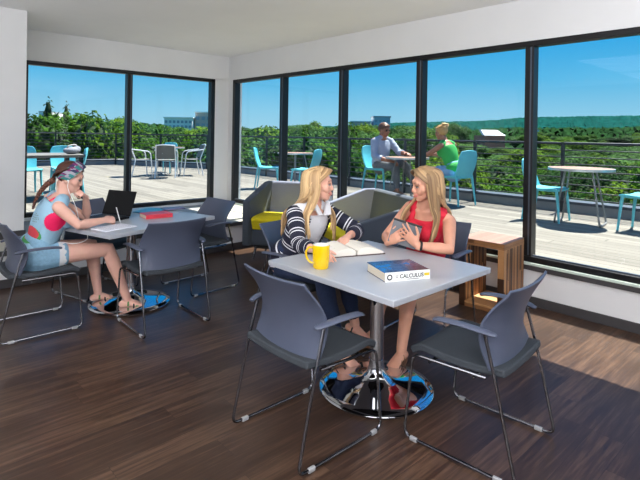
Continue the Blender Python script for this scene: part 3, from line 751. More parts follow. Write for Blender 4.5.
class Person:
    def __init__(s, label, hip, fwd, base_z, skinmat, scale=1.0, male=False, vox=.0055):
        s.label, s.m, s.k, s.male, s.vox = label, skinmat, scale, male, vox
        s.hip = V(hip); s.b = Fr(hip, fwd); s.base = V(hip[0], hip[1], base_z); s.bm = BM()
    def torso(s, chest, neck, tw=None, bust=.0, width=1.0):
        """chest: centre of the rib cage top; neck: base of the neck"""
        k = s.k; s.chest, s.neck = V(chest), V(neck)
        s.t = Fr(chest, tw if tw is not None else s.b.f, up=(s.neck - s.hip).normalized())
        side = (s.b.r + s.t.r).normalized(); H_ = s.hip; m = .12 * s.male
        w1 = H_.lerp(s.chest, .33) ; w2 = H_.lerp(s.chest, .66)
        s.spine = [H_ - V(0, 0, .03 * k), H_ + V(0, 0, .05 * k), w1, w2, s.chest, s.chest.lerp(s.neck, .6)]
        s.srad = [(.155 * k, .11 * k), (.165 * k, .118 * k), ((.122 + .03 * s.male) * k, (.092 + .02 * s.male) * k), ((.138 + .02 * s.male) * k, (.105 + .015 * s.male) * k), ((.152 + .02 * s.male) * k * width, .098 * k), ((.105 + .02 * s.male) * k, .072 * k)]
        s.side = side
        tube(s.bm, curve(s.spine, 4), [tuple(q) for q in s._interp(s.srad, 4)], 20, side=side, round_caps=True)
        s.sh = {}
        for x, nm in ((-1, 'l'), (1, 'r')):
            s.sh[nm] = s.t.p(x * (.158 + .025 * s.male) * k * width, 0, .055 * k)
            limb(s.bm, [s.neck - s.t.u * .015 * k + s.t.r * x * .03 * k, s.sh[nm]], [.042 * k, .045 * k])
            if bust > .001: ell(s.bm, s.t.p(x * .07 * k, .088 * k, -.06 * k), [.062 * k, .05 * k + bust, .060 * k], s.t.rot)
        s.el = {}; s.wr = {}; s.kn = {}; s.an = {}; s.hj = {}; s.toe = {}
    def _interp(s, rad, n):
        pts = [V(r[0], r[1], 0) for r in rad]; return [(q.x, q.y) for q in curve(pts, n)]
    def arm(s, side, wrist=None, pole=None, elbow=None, hd=None, hn=None, fore=None, **hk):
        k = s.k * (1.08 if s.male else 1); a = s.sh[side]
        if elbow is None: el, wr = ik(a, wrist, .275 * k, .245 * k, pole)
        else: el, wr = V(elbow), V(wrist)
        s.el[side], s.wr[side] = el, wr
        g = 1.15 if s.male else 1
        limb(s.bm, [a, a.lerp(el, .3), a.lerp(el, .75), el, el.lerp(wr, .28), el.lerp(wr, .7), wr], [.046 * k * g, .045 * k * g, .037 * k * g, .035 * k * g, .038 * k * g, .029 * k * g, (.0235 * k * g)])
        return hand(s.bm, wr, hd if hd is not None else (wr - el), hn, side == 'r', s=k * (1.05 if s.male else .98), **hk)
    def leg(s, side, ankle, pole, foot, knee=None, flex=0):
        k = s.k * (1.06 if s.male else 1); x = 1 if side == 'r' else -1
        hj = s.b.p(x * .088 * k, 0.0, -.01); s.hj[side] = hj
        if knee is None: kn, an = ik(hj, ankle, .425 * k, .405 * k, pole)
        else: kn, an = V(knee), V(ankle)
        s.kn[side], s.an[side] = kn, an
        limb(s.bm, [hj, hj.lerp(kn, .2), hj.lerp(kn, .6), kn - (kn - hj).normalized() * .03, kn, kn.lerp(an, .08), kn.lerp(an, .3), kn.lerp(an, .65), an], [.088 * k, .085 * k, .068 * k, .057 * k, .055 * k, .052 * k, .056 * k, .042 * k, .034 * k], 16)
        f = V(foot).normalized(); up = V(0, 0, 1); r_ = f.cross(up).normalized(); u_ = r_.cross(f).normalized()
        heel = an - u_ * .045 * k - f * .035 * k; s.toe[side] = (heel, f, r_, u_)
        tube(s.bm, [heel, an - u_ * .035 * k + f * .03 * k, an - u_ * .052 * k + f * .09 * k, an - u_ * .064 * k + f * .135 * k], [(.030 * k, .028 * k), (.033 * k, .033 * k), (.040 * k, .024 * k), (.042 * k, .014 * k)], 14, side=r_, round_caps=True)
        for i in range(5):
            ln = (.048, .044, .039, .033, .026)[i]; o_ = (-.028, -.010, .005, .019, .031)[i] * -x
            o_ = -x * (-.028 + .0150 * i) if False else x * (-.028 + .0150 * i)
            b0 = an - u_ * .066 * k + f * (.13 - .004 * i) * k + r_ * o_ * k
            tube(s.bm, [b0, b0 + f * ln * k * .9 - u_ * .004 * k], [(.0115 if i == 0 else .008) * k, (.010 if i == 0 else .007) * k], 8, round_caps=True)
    def headset(s, eye, f, roll=0, up=(0, 0, 1), smile=False):
        k = s.k * (1.05 if s.male else 1); s.h = Fr(eye, f, up, roll); s.hk = k
        head(s.bm, s.h, k, s.male, smile)
        b0 = s.neck - s.t.u * .02; top = s.h.p(0, -.022 * k, -.055 * k)
        g = 1.2 if s.male else 1
        limb(s.bm, [b0, b0.lerp(top, .5), top], [(.056 * k * g, .056 * k * g), (.048 * k * g, .05 * k * g), (.047 * k * g, .052 * k * g)], side=s.h.r)
    def finish(s, brow, smile=False):
        bm = fuse(s.bm, s.vox, 3, .5)
        bmesh.ops.translate(bm, verts=bm.verts[:], vec=-s.base)
        o = obj('person', bm, s.m, None, angle=180); o.location = s.base
        tag(o, s.label, 'person'); s.o = o
        face_bits(s.h, s.hk, o, s.base, brow, smile)
        return o
    def add(s, name, bm, m, parent=None, vox=None, it=3, label=None, angle=60, **k):
        if vox: bm = fuse(bm, vox, it)
        bmesh.ops.translate(bm, verts=bm.verts[:], vec=-s.base)
        o = obj(name, bm, m, parent or s.o, angle=angle, **k)
        if label: o['label'] = label
        return o
    # clothes built on the same joints
    def shirt(s, bm, grow=.010, lo=0.0, hi=1.0, bust=0.0):
        k = s.k; P = curve(s.spine, 5); Rr = s._interp(s.srad, 5); n = len(P)
        i0, i1 = int(lo * (n - 1)), int(hi * (n - 1))
        tube(bm, P[i0:i1 + 1], [(a + grow, b + grow) for a, b in Rr[i0:i1 + 1]], 24, side=s.side)
        if bust > .001:
            for x in (-1, 1): ell(bm, s.t.p(x * .07 * k, .080 * k, -.06 * k), [.062 * k + grow, .05 * k + bust + grow, .060 * k + grow], s.t.rot)
    def shoulders(s, bm, t0=.15, t1=.8, grow=.012):
        """cloth over the tops of both shoulders"""
        k = s.k
        for x, nm in ((-1, 'l'), (1, 'r')):
            a = s.neck - s.t.u * .015 * k + s.t.r * x * .03 * k; b_ = s.sh[nm]
            limb(bm, [a.lerp(b_, t0), a.lerp(b_, t1)], [.043 * k + grow, .045 * k + grow])
    def sleeve(s, bm, side, t0=0, t1=2.0, grow=.010, seg=14):
        a, e_, w_ = s.sh[side], s.el[side], s.wr[side]; k = s.k * (1.08 if s.male else 1); g = 1.15 if s.male else 1
        rr = lambda t: ((.047, .046, .0385, .036, .039, .031, .026)[min(6, int(t * 3))])
        pts, rad = [], []; N_ = 18
        for i in range(N_ + 1):
            t = t0 + (t1 - t0) * i / N_
            p = a.lerp(e_, t) if t <= 1 else e_.lerp(w_, t - 1)
            ks = [0, .3, .75, 1, 1.28, 1.7, 2]; vs = [.047, .046, .038, .036, .039, .031, .026]
            for j in range(6):
                if (t <= ks[j + 1] + 1e-6): r_ = vs[j] + (vs[j + 1] - vs[j]) * (max(t, 0) - ks[j]) / (ks[j + 1] - ks[j]); break
            pts.append(p); rad.append(r_ * k * g + grow + .003 * math.sin(t * 23))
        # soften the elbow
        for _ in range(2):
            pts = [pts[0]] + [(pts[i - 1] + pts[i] * 2 + pts[i + 1]) / 4 for i in range(1, N_)] + [pts[-1]]
        tube(bm, pts, rad, seg)
    def trouser(s, bm, side, t1=1.9, grow=.012):
        k = s.k * (1.06 if s.male else 1); h, kn, an = s.hj[side], s.kn[side], s.an[side]
        pts, rad = [], []; N_ = 20; ks = [0, .2, .6, .93, 1, 1.08, 1.3, 1.65, 2]; vs = [.088, .085, .068, .057, .056, .054, .056, .044, .038]
        for i in range(N_ + 1):
            t = t1 * i / N_; p = h.lerp(kn, t) if t <= 1 else kn.lerp(an, t - 1)
            for j in range(8):
                if ks[j] <= t <= ks[j + 1] + 1e-6: r_ = vs[j] + (vs[j + 1] - vs[j]) * (t - ks[j]) / (ks[j + 1] - ks[j]); break
            pts.append(p); rad.append(r_ * k + grow + (.004 * math.sin(t * 17) if t > .2 else 0))
        pts = [pts[0]] + [(pts[i - 1] + pts[i] * 2 + pts[i + 1]) / 4 for i in range(1, N_)] + [pts[-1]]
        tube(bm, pts, rad, 16)
    def sole(s, bm, side, th=.014):
        heel, f, r_, u_ = s.toe[side]; k = s.k; n = 14; A = []
        an = s.an[side]; c0 = an - u_ * .080 * k + f * .062 * k
        out = []
        for i in range(24):
            a = 2 * PI * i / 24; y = math.cos(a) * .128; x = math.sin(a) * (.040 + .010 * math.cos(a))
            out.append(c0 + f * y * k + r_ * x * k)
        prism(bm, out, -u_ * th)
    def strap(s, bm, side, y, w=.012, h=.0):
        heel, f, r_, u_ = s.toe[side]; k = s.k; an = s.an[side]; c = an + f * y * k
        hh = .034 if y < .05 else (.030 if y < .08 else .022); cz = -.045 if y < .05 else -.058
        pts = [c + u_ * (cz + math.sin(a) * (hh + .005) - (.010 if abs(math.cos(a)) > .9 else 0)) * k + r_ * math.cos(a) * (.040 if y > .03 else .034) * k for a in [i * PI / 10 for i in range(11)]]
        tube(bm, pts, [(w / 2, .0025)] * 11, 8, side=f)

def lock(bm, pts, w, th, seg=8, side=None):
    P = curve(pts, 5); n = len(P)
    tube(bm, P, [(w * (.45 + .55 * math.sin(PI * min(1, .25 + i / n * .9)) ** .7) if i < n - 1 else w * .15, th * (1 if i < n - 1 else .3)) for i in range(n)], seg, side=side, round_caps=False)

def cap(bm, h, s=1.0, grow=.012, hairline=.052, low=-.03, back=-.10):
    """hair shell over the skull, open at the face"""
    q = ell(bm, h.p(0, -.012 * s, .038 * s), [(.074 + grow) * s, (.094 + grow) * s, (.082 + grow) * s], h.rot, 32, 20)
    kill = []
    for v in q:
        l = h.rot.transposed() @ (v.co - h.o) / s
        lim = hairline + (.0 if abs(l.x) < .03 else -.7 * (abs(l.x) - .03))
        front = l.y > .02
        if (front and l.z < lim) or (not front and l.z < (low if l.y > -.03 else back)): kill.append(v)
    bmesh.ops.delete(bm, geom=kill, context='VERTS')
M_sk1 = skin('skin_fair', srgb(226, 176, 158)); M_sk2 = skin('skin_light', srgb(226, 172, 150)); M_sk3 = skin('skin_tan', srgb(216, 158, 132)); M_sk4 = skin('skin_outdoor', srgb(146, 98, 78))
M_hair_br = hair_mat('brown_hair', srgb(34, 20, 17), srgb(100, 60, 46)); M_hair_bl = hair_mat('golden_blonde_hair', srgb(122, 84, 52), srgb(226, 190, 140)); M_hair_db = hair_mat('dark_blonde_hair', srgb(82, 58, 42), srgb(196, 160, 118))
M_hair_man = hair_mat('short_brown_hair', srgb(70, 44, 32), srgb(120, 84, 60)); M_hair_bun = hair_mat('honey_hair', srgb(130, 88, 52), srgb(214, 172, 110))
M_brow = mat('eyebrow_brown', srgb(96, 66, 46), rough=.8)
M_blue_t = mat('light_blue_jersey', srgb(152, 190, 212), rough=.85, var=.05, scale=9, bump=.2, bscale=30)
M_pink = mat('hot_pink_knit', srgb(238, 22, 92), rough=.7, var=.04)
M_denim = mat('light_denim', srgb(108, 148, 186), rough=.9, var=.12, scale=90, bump=.2, bscale=300)
M_fray = mat('frayed_white_cotton', srgb(214, 214, 216), rough=.95, var=.05)
M_jean = mat('dark_denim', srgb(28, 42, 72), rough=.9, var=.15, scale=90, bump=.2, bscale=300)
M_white_sh = mat('white_cotton', srgb(226, 226, 230), rough=.85, var=.02, bump=.3, bscale=40)
M_redtop = mat('red_top', srgb(214, 30, 56), rough=.75, var=.05, bump=.15, bscale=60)
M_green = mat('green_tank', srgb(24, 150, 62), rough=.8, var=.05)
M_paleblue = mat('pale_blue_shirt', srgb(150, 158, 176), rough=.85, var=.05, scale=12, bump=.3, bscale=40)
M_greytr = mat('grey_trousers', srgb(96, 100, 106), rough=.9, var=.06)
M_strap_k = mat('black_strap', srgb(30, 28, 30), rough=.6); M_strap_g = mat('green_strap', srgb(88, 128, 66), rough=.7, var=.3, scale=60)
M_sandal = mat('tan_leather', srgb(120, 84, 60), rough=.6); M_white_pl = mat('white_plastic', srgb(236, 236, 236), rough=.3)
M_cardi = stripe_mat('navy_striped_knit', srgb(24, 26, 48), srgb(222, 222, 226), .085, [(.30, .40), (.55, .65)])
M_darkmetal = mat('dark_watch', srgb(34, 34, 38), rough=.35, metal=.5)

# ================================================================== 1. girl writing at the far table
g = Person('girl in light blue tank top and patterned headband writing beside the laptop', (-4.30, .98, .545), (.05, 1, 0), 0, M_sk1)
g.torso((-4.255, 1.085, .885), (-4.235, 1.15, 1.0), tw=(.06, 1, -.05), bust=.005)
g.arm('r', wrist=(-4.085, 1.42, .79), elbow=(-4.00, 1.195, .785), hd=(-.35, 1, -.1), hn=(-.75, -.1, -.7), curls=(.5, .7, .85, .9), thumb=(.75, .5, .45))
g.arm('l', wrist=(-4.225, 1.315, .965), elbow=(-4.36, 1.37, .775), hd=(.40, -.45, .45), hn=(.2, -.95, -.2), curls=(1.1, 1.2, 1.2, 1.2))
g.leg('r', (-4.14, 1.63, .10), (.0, 1, 1), (.28, 1, -.08), knee=(-4.16, 1.475, .535))
g.leg('l', (-4.46, 1.50, .10), (.0, 1, 1), (.1, 1, -.08), knee=(-4.40, 1.42, .535))
g.headset((-4.205, 1.185, 1.135), (.42, 1, -.42), roll=R(3))
g.finish(M_brow)
bm = BM(); g.shirt(bm, .016, .0, .92, bust=.008); g.shoulders(bm, .35, .64, .012)
tee = g.add('tank_top', bm, M_blue_t, vox=.006, it=5)
for x in (-1, 1):
    g.add('sports_top', patch(tee, inell(g.t, (x * .15, -.008, -.056), (.10, .074, .074)), .004), M_pink, label='hot pink sports top showing at the armhole')
bm = BM()
for x in (-1, 1): limb(bm, [g.t.p(x * .05, .06, .05), g.t.p(x * .052, .0, .108), g.t.p(x * .045, -.06, .06)], [(.018, .012)] * 3, side=g.t.r)
g.add('shoulder_strap', bm, M_pink, vox=.006)
bm = BM(); tube(bm, [g.hip - V(0, 0, .055), g.hip + V(0, 0, .0), g.hip + V(0, .01, .07)], [(.17, .125), (.185, .135), (.17, .125)], 20, side=g.b.r, round_caps=True)
for s in ('l', 'r'): limb(bm, [g.hj[s], g.hj[s].lerp(g.kn[s], .28)], [.108, .099])
sh = g.add('denim_shorts', bm, mat('pale_denim', srgb(134, 174, 200), rough=.9, var=.1, scale=60, bump=.2, bscale=300), vox=.007, it=4)
bm = BM()
for s in ('l', 'r'):
    a = g.hj[s].lerp(g.kn[s], .26); b_ = g.hj[s].lerp(g.kn[s], .37); d_ = (b_ - a).normalized(); sd = d_.orthogonal().normalized(); o2 = d_.cross(sd)
    n = 40; r1, r2 = [], []
    for i in range(n):
        q = 2 * PI * i / n; e_ = sd * math.cos(q) + o2 * math.sin(q)
        r1.append((a + e_ * .099)); r2.append(a.lerp(b_, random.uniform(.45, 1)) + e_ * .097)
    for th in (0, .004):
        A = [bm.verts.new(p + (p - a).normalized() * th) for p in r1]; B = [bm.verts.new(p) for p in r2]
        for i in range(n): bm.faces.new((A[i], A[(i + 1) % n], B[(i + 1) % n], B[i]))
g.add('frayed_hem', bm, M_fray, parent=sh)
# watermelon print on the back and side of the top
M_grey_print = mat('grey_print', srgb(120, 140, 130), rough=.85); M_melon = mat('melon_print', srgb(214, 70, 80), rough=.85); M_rind = mat('rind_print', srgb(70, 150, 84), rough=.85)
pr_ = g.add('fruit_print', patch(tee, inell(g.t, (.05, -.14, -.165), (.075, .085, .055)), .003), M_melon, parent=tee)
i1 = inell(g.t, (.05, -.14, -.165), (.075, .085, .055)); i2 = inell(g.t, (.055, -.14, -.178), (.088, .095, .066))
g.add('rind_print', patch(tee, lambda p: i2(p) and not i1(p), .003), M_rind, parent=tee)
i3 = inell(g.t, (.05, -.11, -.05), (.05, .06, .038)); g.add('lettering_print', patch(tee, lambda p: i3(p) and (math.sin(p.z * 420) > .1) and math.sin(p.y * 300 + p.x * 260) > -.4, .003), M_grey_print, parent=tee)
# hair, braid, headband, earphones
h = g.h; bm = BM(); cap(bm, h, 1, .012, .078, -.02, -.085)
for i in range(14):
    a = -1 + 2 * i / 13
    lock(bm, [h.p(a * .06, .0, .128 - .03 * a * a), h.p(a * .085, -.05, .10 - .05 * abs(a)), h.p(a * .06, -.105, .0), h.p(a * .02, -.10, -.07)], .017, .007, side=h.r)
g.add('hair', bm, M_hair_br)
bm = BM(); B0 = h.p(.035, -.10, -.055); path = curve([B0, B0 + V(.01, -.05, -.035), B0 + V(.02, -.095, -.09), B0 + V(.02, -.125, -.155), B0 + V(.015, -.135, -.20)], 10)
for st in range(3):
    pts = []
    for i, p in enumerate(path):
        q = i * .62 + st * 2 * PI / 3; w_ = .018 * (1 - .5 * i / len(path)); pts.append(p + h.r * math.cos(q) * w_ + V(0, 0, 1) * math.sin(2 * q) * w_ * .45)
    tube(bm, pts, [(.019 * (1 - .55 * i / len(pts))) for i in range(len(pts))], 8, round_caps=True)
g.add('braid', bm, M_hair_br)
M_band = mat('patterned_headband', srgb(60, 70, 90), rough=.85)
def recolor_stripes(m, cols, dens):
    nt = m.node_tree; N = nt.nodes; L = nt.links; b = N['Principled BSDF']
    uv = N.new('ShaderNodeUVMap'); mp = N.new('ShaderNodeMapping'); mp.inputs['Scale'].default_value = dens; L.new(uv.outputs[0], mp.inputs[0])
    vo = N.new('ShaderNodeTexVoronoi'); vo.inputs['Scale'].default_value = 1; vo.distance = 'CHEBYCHEV'; L.new(mp.outputs[0], vo.inputs['Vector'])
    wn = N.new('ShaderNodeTexWhiteNoise'); L.new(vo.outputs['Color'], wn.inputs['Vector'])
    rp = N.new('ShaderNodeValToRGB'); rp.color_ramp.interpolation = 'CONSTANT'; el = rp.color_ramp.elements
    el[0].position = 0; el[0].color = (*cols[0], 1); el[1].position = 1 / len(cols); el[1].color = (*cols[1], 1)
    for i in range(2, len(cols)): q = el.new(i / len(cols)); q.color = (*cols[i], 1)
    L.new(wn.outputs['Value'], rp.inputs['Fac']); L.new(rp.outputs['Color'], b.inputs['Base Color'])
recolor_stripes(M_band, [srgb(40, 50, 84), srgb(46, 124, 124), srgb(124, 44, 100), srgb(150, 150, 160), srgb(60, 40, 84), srgb(110, 44, 92), srgb(70, 130, 104)], (22, 2.2, 1))
bm = BM()
def hb(u, v):
    # a wide band over the crown: an arch from nape to forehead side to side
    a = (u - .5) * 2 * 2.0; w_ = (v - .5) * .088
    x = math.sin(a) * .096; z = .034 + math.cos(a) * .105; y = .022 + (1 - math.cos(a)) * -.052
    return h.p(x * (1 - 3.2 * w_ * w_ * 9), y + w_ + .016, z - .004 - (w_ + .0) * w_ * 3.0 - .28 * w_ * math.cos(a))
sheet(bm, hb, 36, 6, .005); g.add('headband', bm, M_band)
bm = BM(); ell(bm, h.p(.086, .006, -.012), .008); E0 = h.p(.086, .01, -.018)
tube(bm, curve([E0, E0 + V(.0, .0, -.06), E0 + V(.03, .05, -.2), V(-4.06, 1.22, .80), V(-4.02, 1.27, .68), V(-4.09, 1.21, .63), V(-4.14, 1.12, .64)], 6), .0022, 6); g.add('earphones', bm, M_white_pl)
for s in ('l', 'r'):
    bm = BM(); g.sole(bm, s); so_ = g.add('sandal', bm, M_strap_k)
    for y_, w_, m_ in ((.085, .03, M_strap_g), (.01, .016, M_strap_g), (.055, .014, M_strap_k)):
        bm = BM(); g.strap(bm, s, y_, w_); g.add('strap', bm, m_, parent=so_)
# pen
bm = BM(); p0 = g.wr['r'] + V(-.035, .115, -.012); 
bm = BM(); tube(bm, [V(-4.115, 1.558, .7485), V(-4.112, 1.552, .757), V(-4.06, 1.50, .885)], [.001, .0045, .0045], 8, round_caps=True)
pen = obj('pen', bm, M_white_pl); tag(pen, 'slim pale pen in the writing hand of the girl in blue', 'pen')

# ================================================================== 2. woman in the striped cardigan
g = Person('blonde woman in navy and white striped cardigan sitting behind the yellow mug', (-2.86, 2.36, .545), (1, .12, 0), 0, M_sk2)
g.torso((-2.70, 2.40, .885), (-2.645, 2.395, 1.005), tw=(1, .02, -.1), bust=.0)
g.arm('r', wrist=(-2.255, 2.075, .785), elbow=(-2.50, 2.125, .765), hd=(1, -.18, -.12), hn=(.0, .25, -1), curl=.3)
g.arm('l', wrist=(-2.375, 2.475, .805), elbow=(-2.475, 2.685, .80), hd=(.45, -1, -.15), hn=(.1, .2, -1), curl=.3)
g.leg('r', (-2.28, 2.30, .11), (1, 0, 1), (1, .1, -.1), knee=(-2.44, 2.29, .545))
g.leg('l', (-2.40, 2.58, .16), (1, 0, 1), (1, .35, -.35), knee=(-2.45, 2.50, .56))
g.headset((-2.595, 2.385, 1.145), (.74, .67, -.03), roll=R(-2), smile=True)
g.finish(M_brow, smile=True)
bm = BM(); g.shirt(bm, .013, .05, 1.0); g.shoulders(bm, .0, .9, .011)
wh = g.add('white_blouse', bm, M_white_sh, vox=.006, it=4)
bm = BM()
for x in (-1, 1):
    prism(bm, [g.neck + g.t.d(x * .008, .100, -.065), g.neck + g.t.d(x * .060, .108, -.060), g.neck + g.t.d(x * .085, .055, .018), g.neck + g.t.d(x * .058, .045, .040)], g.t.d(x * .004, .012, .006))
g.add('collar', bm, M_white_sh, parent=wh, bevel=.002)
bm = BM()
for i in range(6): ell(bm, g.t.p(.0, .118 - abs(i - 2) * .003, .015 - i * .045), .0045)
g.add('button', bm, M_white_pl, parent=wh)
# cardigan: open-front shell with horizontal stripes, plus sleeves
def cardi(gp, grow=.024, gap=.62, lo=.02, hi=.97):
    bm = BM(); P = curve(gp.spine, 6); Rr = gp._interp(gp.srad, 6); n = len(P); uvl = bm.loops.layers.uv.active
    i0, i1 = int(lo * (n - 1)), int(hi * (n - 1)); seg = 36; rows = []; arcs = []; arc = 0
    for i in range(i0, i1 + 1):
        if i > i0: arc += (P[i] - P[i - 1]).length
        T = (P[min(i + 1, n - 1)] - P[max(i - 1, 0)]).normalized(); s_ = (gp.side - T * gp.side.dot(T)).normalized(); o_ = T.cross(s_) * 1
        if o_.dot(gp.t.f) < 0: o_ = -o_
        a, b_ = Rr[i]; fr = (i - i0) / (i1 - i0); row = []
        for k in range(seg + 1):
            q = -PI / 2 + gap * (.75 + .35 * (1 - fr)) * .5 * 0 + 0
            th = PI / 2 + gap / 2 + (2 * PI - gap) * k / seg
            row.append(P[i] + s_ * ((a + grow) * math.cos(th)) + o_ * ((b_ + grow + .012 * (1 - fr) * max(0, math.sin(th))) * math.sin(th)))
        rows.append(row); arcs.append(arc)
    for th in (0, 1):
        vs = [[bm.verts.new(p) for p in r_] for r_ in rows]
        if th:
            for i, r_ in enumerate(vs):
                c = P[i0 + i]
                for v in r_: v.co = v.co + (c - v.co).normalized() * .006
        for i in range(len(vs) - 1):
            for k in range(seg):
                f_ = bm.faces.new((vs[i][k], vs[i][k + 1], vs[i + 1][k + 1], vs[i + 1][k]))
                for lp, a_ in zip(f_.loops, (arcs[i], arcs[i], arcs[i + 1], arcs[i + 1])): lp[uvl].uv = (0, a_)
    return bm
bm = cardi(g, .024, 1.25)
ca = g.add('cardigan', bm, M_cardi, angle=80)
for s in ('l', 'r'):
    bm = BM(); g.sleeve(bm, s, -.05, 1.72 if s == 'l' else 1.62, .015, 18); g.add('sleeve', bm, M_cardi, parent=ca, angle=80)
bm = BM(); tube(bm, [g.hip - V(0, 0, .05), g.hip, g.hip + V(.01, 0, .08)], [(.165, .12), (.178, .13), (.165, .12)], 20, side=g.b.r, round_caps=True)
for s in ('l', 'r'): g.trouser(bm, s, 1.88, .008)
g.add('jeans', bm, M_jean, vox=.007, it=3)
for s in ('l', 'r'):
    bm = BM(); g.sole(bm, s, .018); so_ = g.add('sandal', bm, M_sandal)
    for y_, w_ in ((.085, .02), (.0, .012)):
        bm = BM(); g.strap(bm, s, y_, w_); g.add('strap', bm, M_strap_k, parent=so_)
# long straight hair over the back and front of the shoulders
def long_hair(gp, m, L_front=.36, L_back=.42, rng=11, part=-.02, wid=1.0, nb=46, span_=112, line=.060):
    rnd = random.Random(rng); h = gp.h; bm = BM(); cap(bm, h, 1.0 * gp.hk, .011, line, -.005, -.085); k = gp.hk
    dnv = V(0, 0, -1)
    for sd in (-1, 1):
        for i in range(6):
            f_ = i / 5; y_ = .074 - .05 * f_
            lock(bm, [h.p((part + sd * .004) * k, (y_ - .004) * k, (.118 + .012 * f_) * k), h.p(sd * .040 * k, (y_ + .004 - .006 * f_) * k, (.106 + .012 * f_) * k), h.p(sd * .074 * k, (y_ - .022) * k, (.070 + .012 * f_) * k), h.p(sd * .091 * k, (y_ - .062) * k, .024 * k), h.p(sd * .097 * k, (y_ - .08) * k, -.03 * k)], .013, .0055, 8, side=h.f)
    for i in range(nb):
        q = i / (nb - 1); th = R(-span_) + R(2 * span_) * q           # angle round the head: 0 = back
        th += rnd.uniform(-.04, .04)
        sx, sy = math.sin(th), -math.cos(th)
        rootx = part + rnd.uniform(-.006, .006); y0 = -.03 + .075 * max(0, -math.cos(th) + .2) + rnd.uniform(-.01, .012)
        top = h.p(rootx * k, (.045 * abs(sx) ** 3 - .02) * k, .131 * k)
        r_a = .0905 + rnd.uniform(-.002, .006); a1 = h.p((sx * r_a * .8) * k, (-.012 + sy * .10) * k + .0, (.088) * k); a2 = h.p(sx * r_a * k, (-.014 + sy * .112) * k, .02 * k)
        a3 = h.p(sx * (r_a + .004) * k, (-.014 + sy * .112) * k, -.06 * k)
        fr = max(0, (abs(th) - R(66)) / R(30)); fr = min(1, fr)
        Ln = (L_back * (1 - fr) + L_front * fr) * rnd.uniform(.86, 1.06)
        # fall: straight down from a3, clear of neck, onto shoulder or back
        outw = h.r * sx * (.035 + .03 * rnd.random()) * wid + h.f * (sy * .02)
        outw.z = 0
        b1 = a3 + dnv * .08 + outw * .5
        tl = gp.t
        tgt = tl.p(sx * (.095 + .045 * (1 - abs(sy))) * wid, (-.135 if fr < .35 else .045 + .085 * fr), -.02)
        b1 = a3.lerp(tgt, .45); b1.z = a3.z - .085
        b2 = V(tgt.x, tgt.y, a3.z - .17) + V(rnd.uniform(-.008, .008), rnd.uniform(-.008, .008), 0)
        b3 = b2 + tl.u * -max(.05, Ln - .26) + tl.d(rnd.uniform(-.012, .012), -.012 if fr < .35 else .035 * fr + rnd.uniform(0, .01), 0)
        lock(bm, [top, a1, a2, a3, b1, b2, b3], .019 * rnd.uniform(.8, 1.25), .0065, 8, side=h.d(math.cos(th), math.sin(th), 0))
    return bm
g.add('hair', long_hair(g, M_hair_bl, .44, .40, 5, part=.008, nb=58, span_=101, line=.080), M_hair_bl, angle=180)

# ================================================================== 3. woman in red with the tablet
g = Person('blonde woman in sleeveless red top holding a tablet at the near table', (-2.20, 3.17, .545), (.10, -1, 0), 0, M_sk3)
g.torso((-2.075, 2.985, .895), (-2.06, 2.935, 1.015), tw=(.12, -1, -.12), bust=.014)
g.arm('r', wrist=(-2.135, 2.615, .785), elbow=(-2.30, 2.79, .775), hd=(.75, -.02, .45), hn=(-.36, .92, -.3), curls=(.25, .3, .35, .4), spread=.10, thumb=(.5, .75, .25))
g.arm('l', wrist=(-1.905, 2.625, .80), elbow=(-1.765, 2.78, .775), hd=(-.72, -.14, .62), hn=(-.25, .95, .1), curl=.12, spread=.16)
g.leg('r', (-2.33, 2.72, .11), (0, -1, 1), (-.2, -1, -.1), knee=(-2.22, 2.72, .55))
g.leg('l', (-2.00, 2.60, .10), (0, -1, 1), (.15, -1, -.1), knee=(-2.02, 2.72, .55))
g.headset((-2.02, 2.875, 1.165), (-.52, -.86, -.17), roll=R(-7), smile=True)
g.finish(M_brow, smile=True)
bm = BM(); g.shirt(bm, .013, .0, .93, bust=.012); g.shoulders(bm, .32, .56, .010)
rt = g.add('red_top', bm, M_redtop, vox=.006, it=5)
bm = BM()
for x in (-1, 1): limb(bm, [g.t.p(x * .082, .108, -.03), g.t.p(x * .088, .080, .055), g.t.p(x * .092, .035, .112), g.t.p(x * .092, -.03, .116), g.t.p(x * .085, -.08, .06), g.t.p(x * .08, -.10, -.02)], [(.019, .012)] * 6, side=g.t.r)
g.add('shoulder_strap', bm, M_redtop, parent=rt)
bm = BM(); tube(bm, [g.hip - V(0, 0, .055), g.hip, g.hip + V(.0, .0, .07)], [(.165, .12), (.182, .132), (.17, .125)], 20, side=g.b.r, round_caps=True)
for s in ('l', 'r'): limb(bm, [g.hj[s], g.hj[s].lerp(g.kn[s], .35)], [.104, .094])
g.add('denim_shorts', bm, M_jean, vox=.007, it=4)
g.add('hair', long_hair(g, M_hair_db, .43, .40, 17, part=.012, nb=58, span_=105, line=.080), M_hair_db, angle=180)
bm = BM(); w0 = g.el['l'].lerp(g.wr['l'], .9); d_ = (g.wr['l'] - g.el['l']).normalized(); sd = d_.orthogonal().normalized(); o2 = d_.cross(sd)
tube(bm, [w0 + sd * math.cos(a) * .030 + o2 * math.sin(a) * .030 for a in [2 * PI * i / 24 for i in range(25)]], [(.008, .003)] * 25, 8, side=d_); g.add('watch', bm, M_darkmetal)
for s in ('l', 'r'):
    bm = BM(); g.sole(bm, s, .014); so_ = g.add('sandal', bm, M_sandal)
    for y_, w_ in ((.09, .012), (.06, .01), (.02, .01)):
        bm = BM(); g.strap(bm, s, y_, w_); g.add('strap', bm, M_sandal, parent=so_)
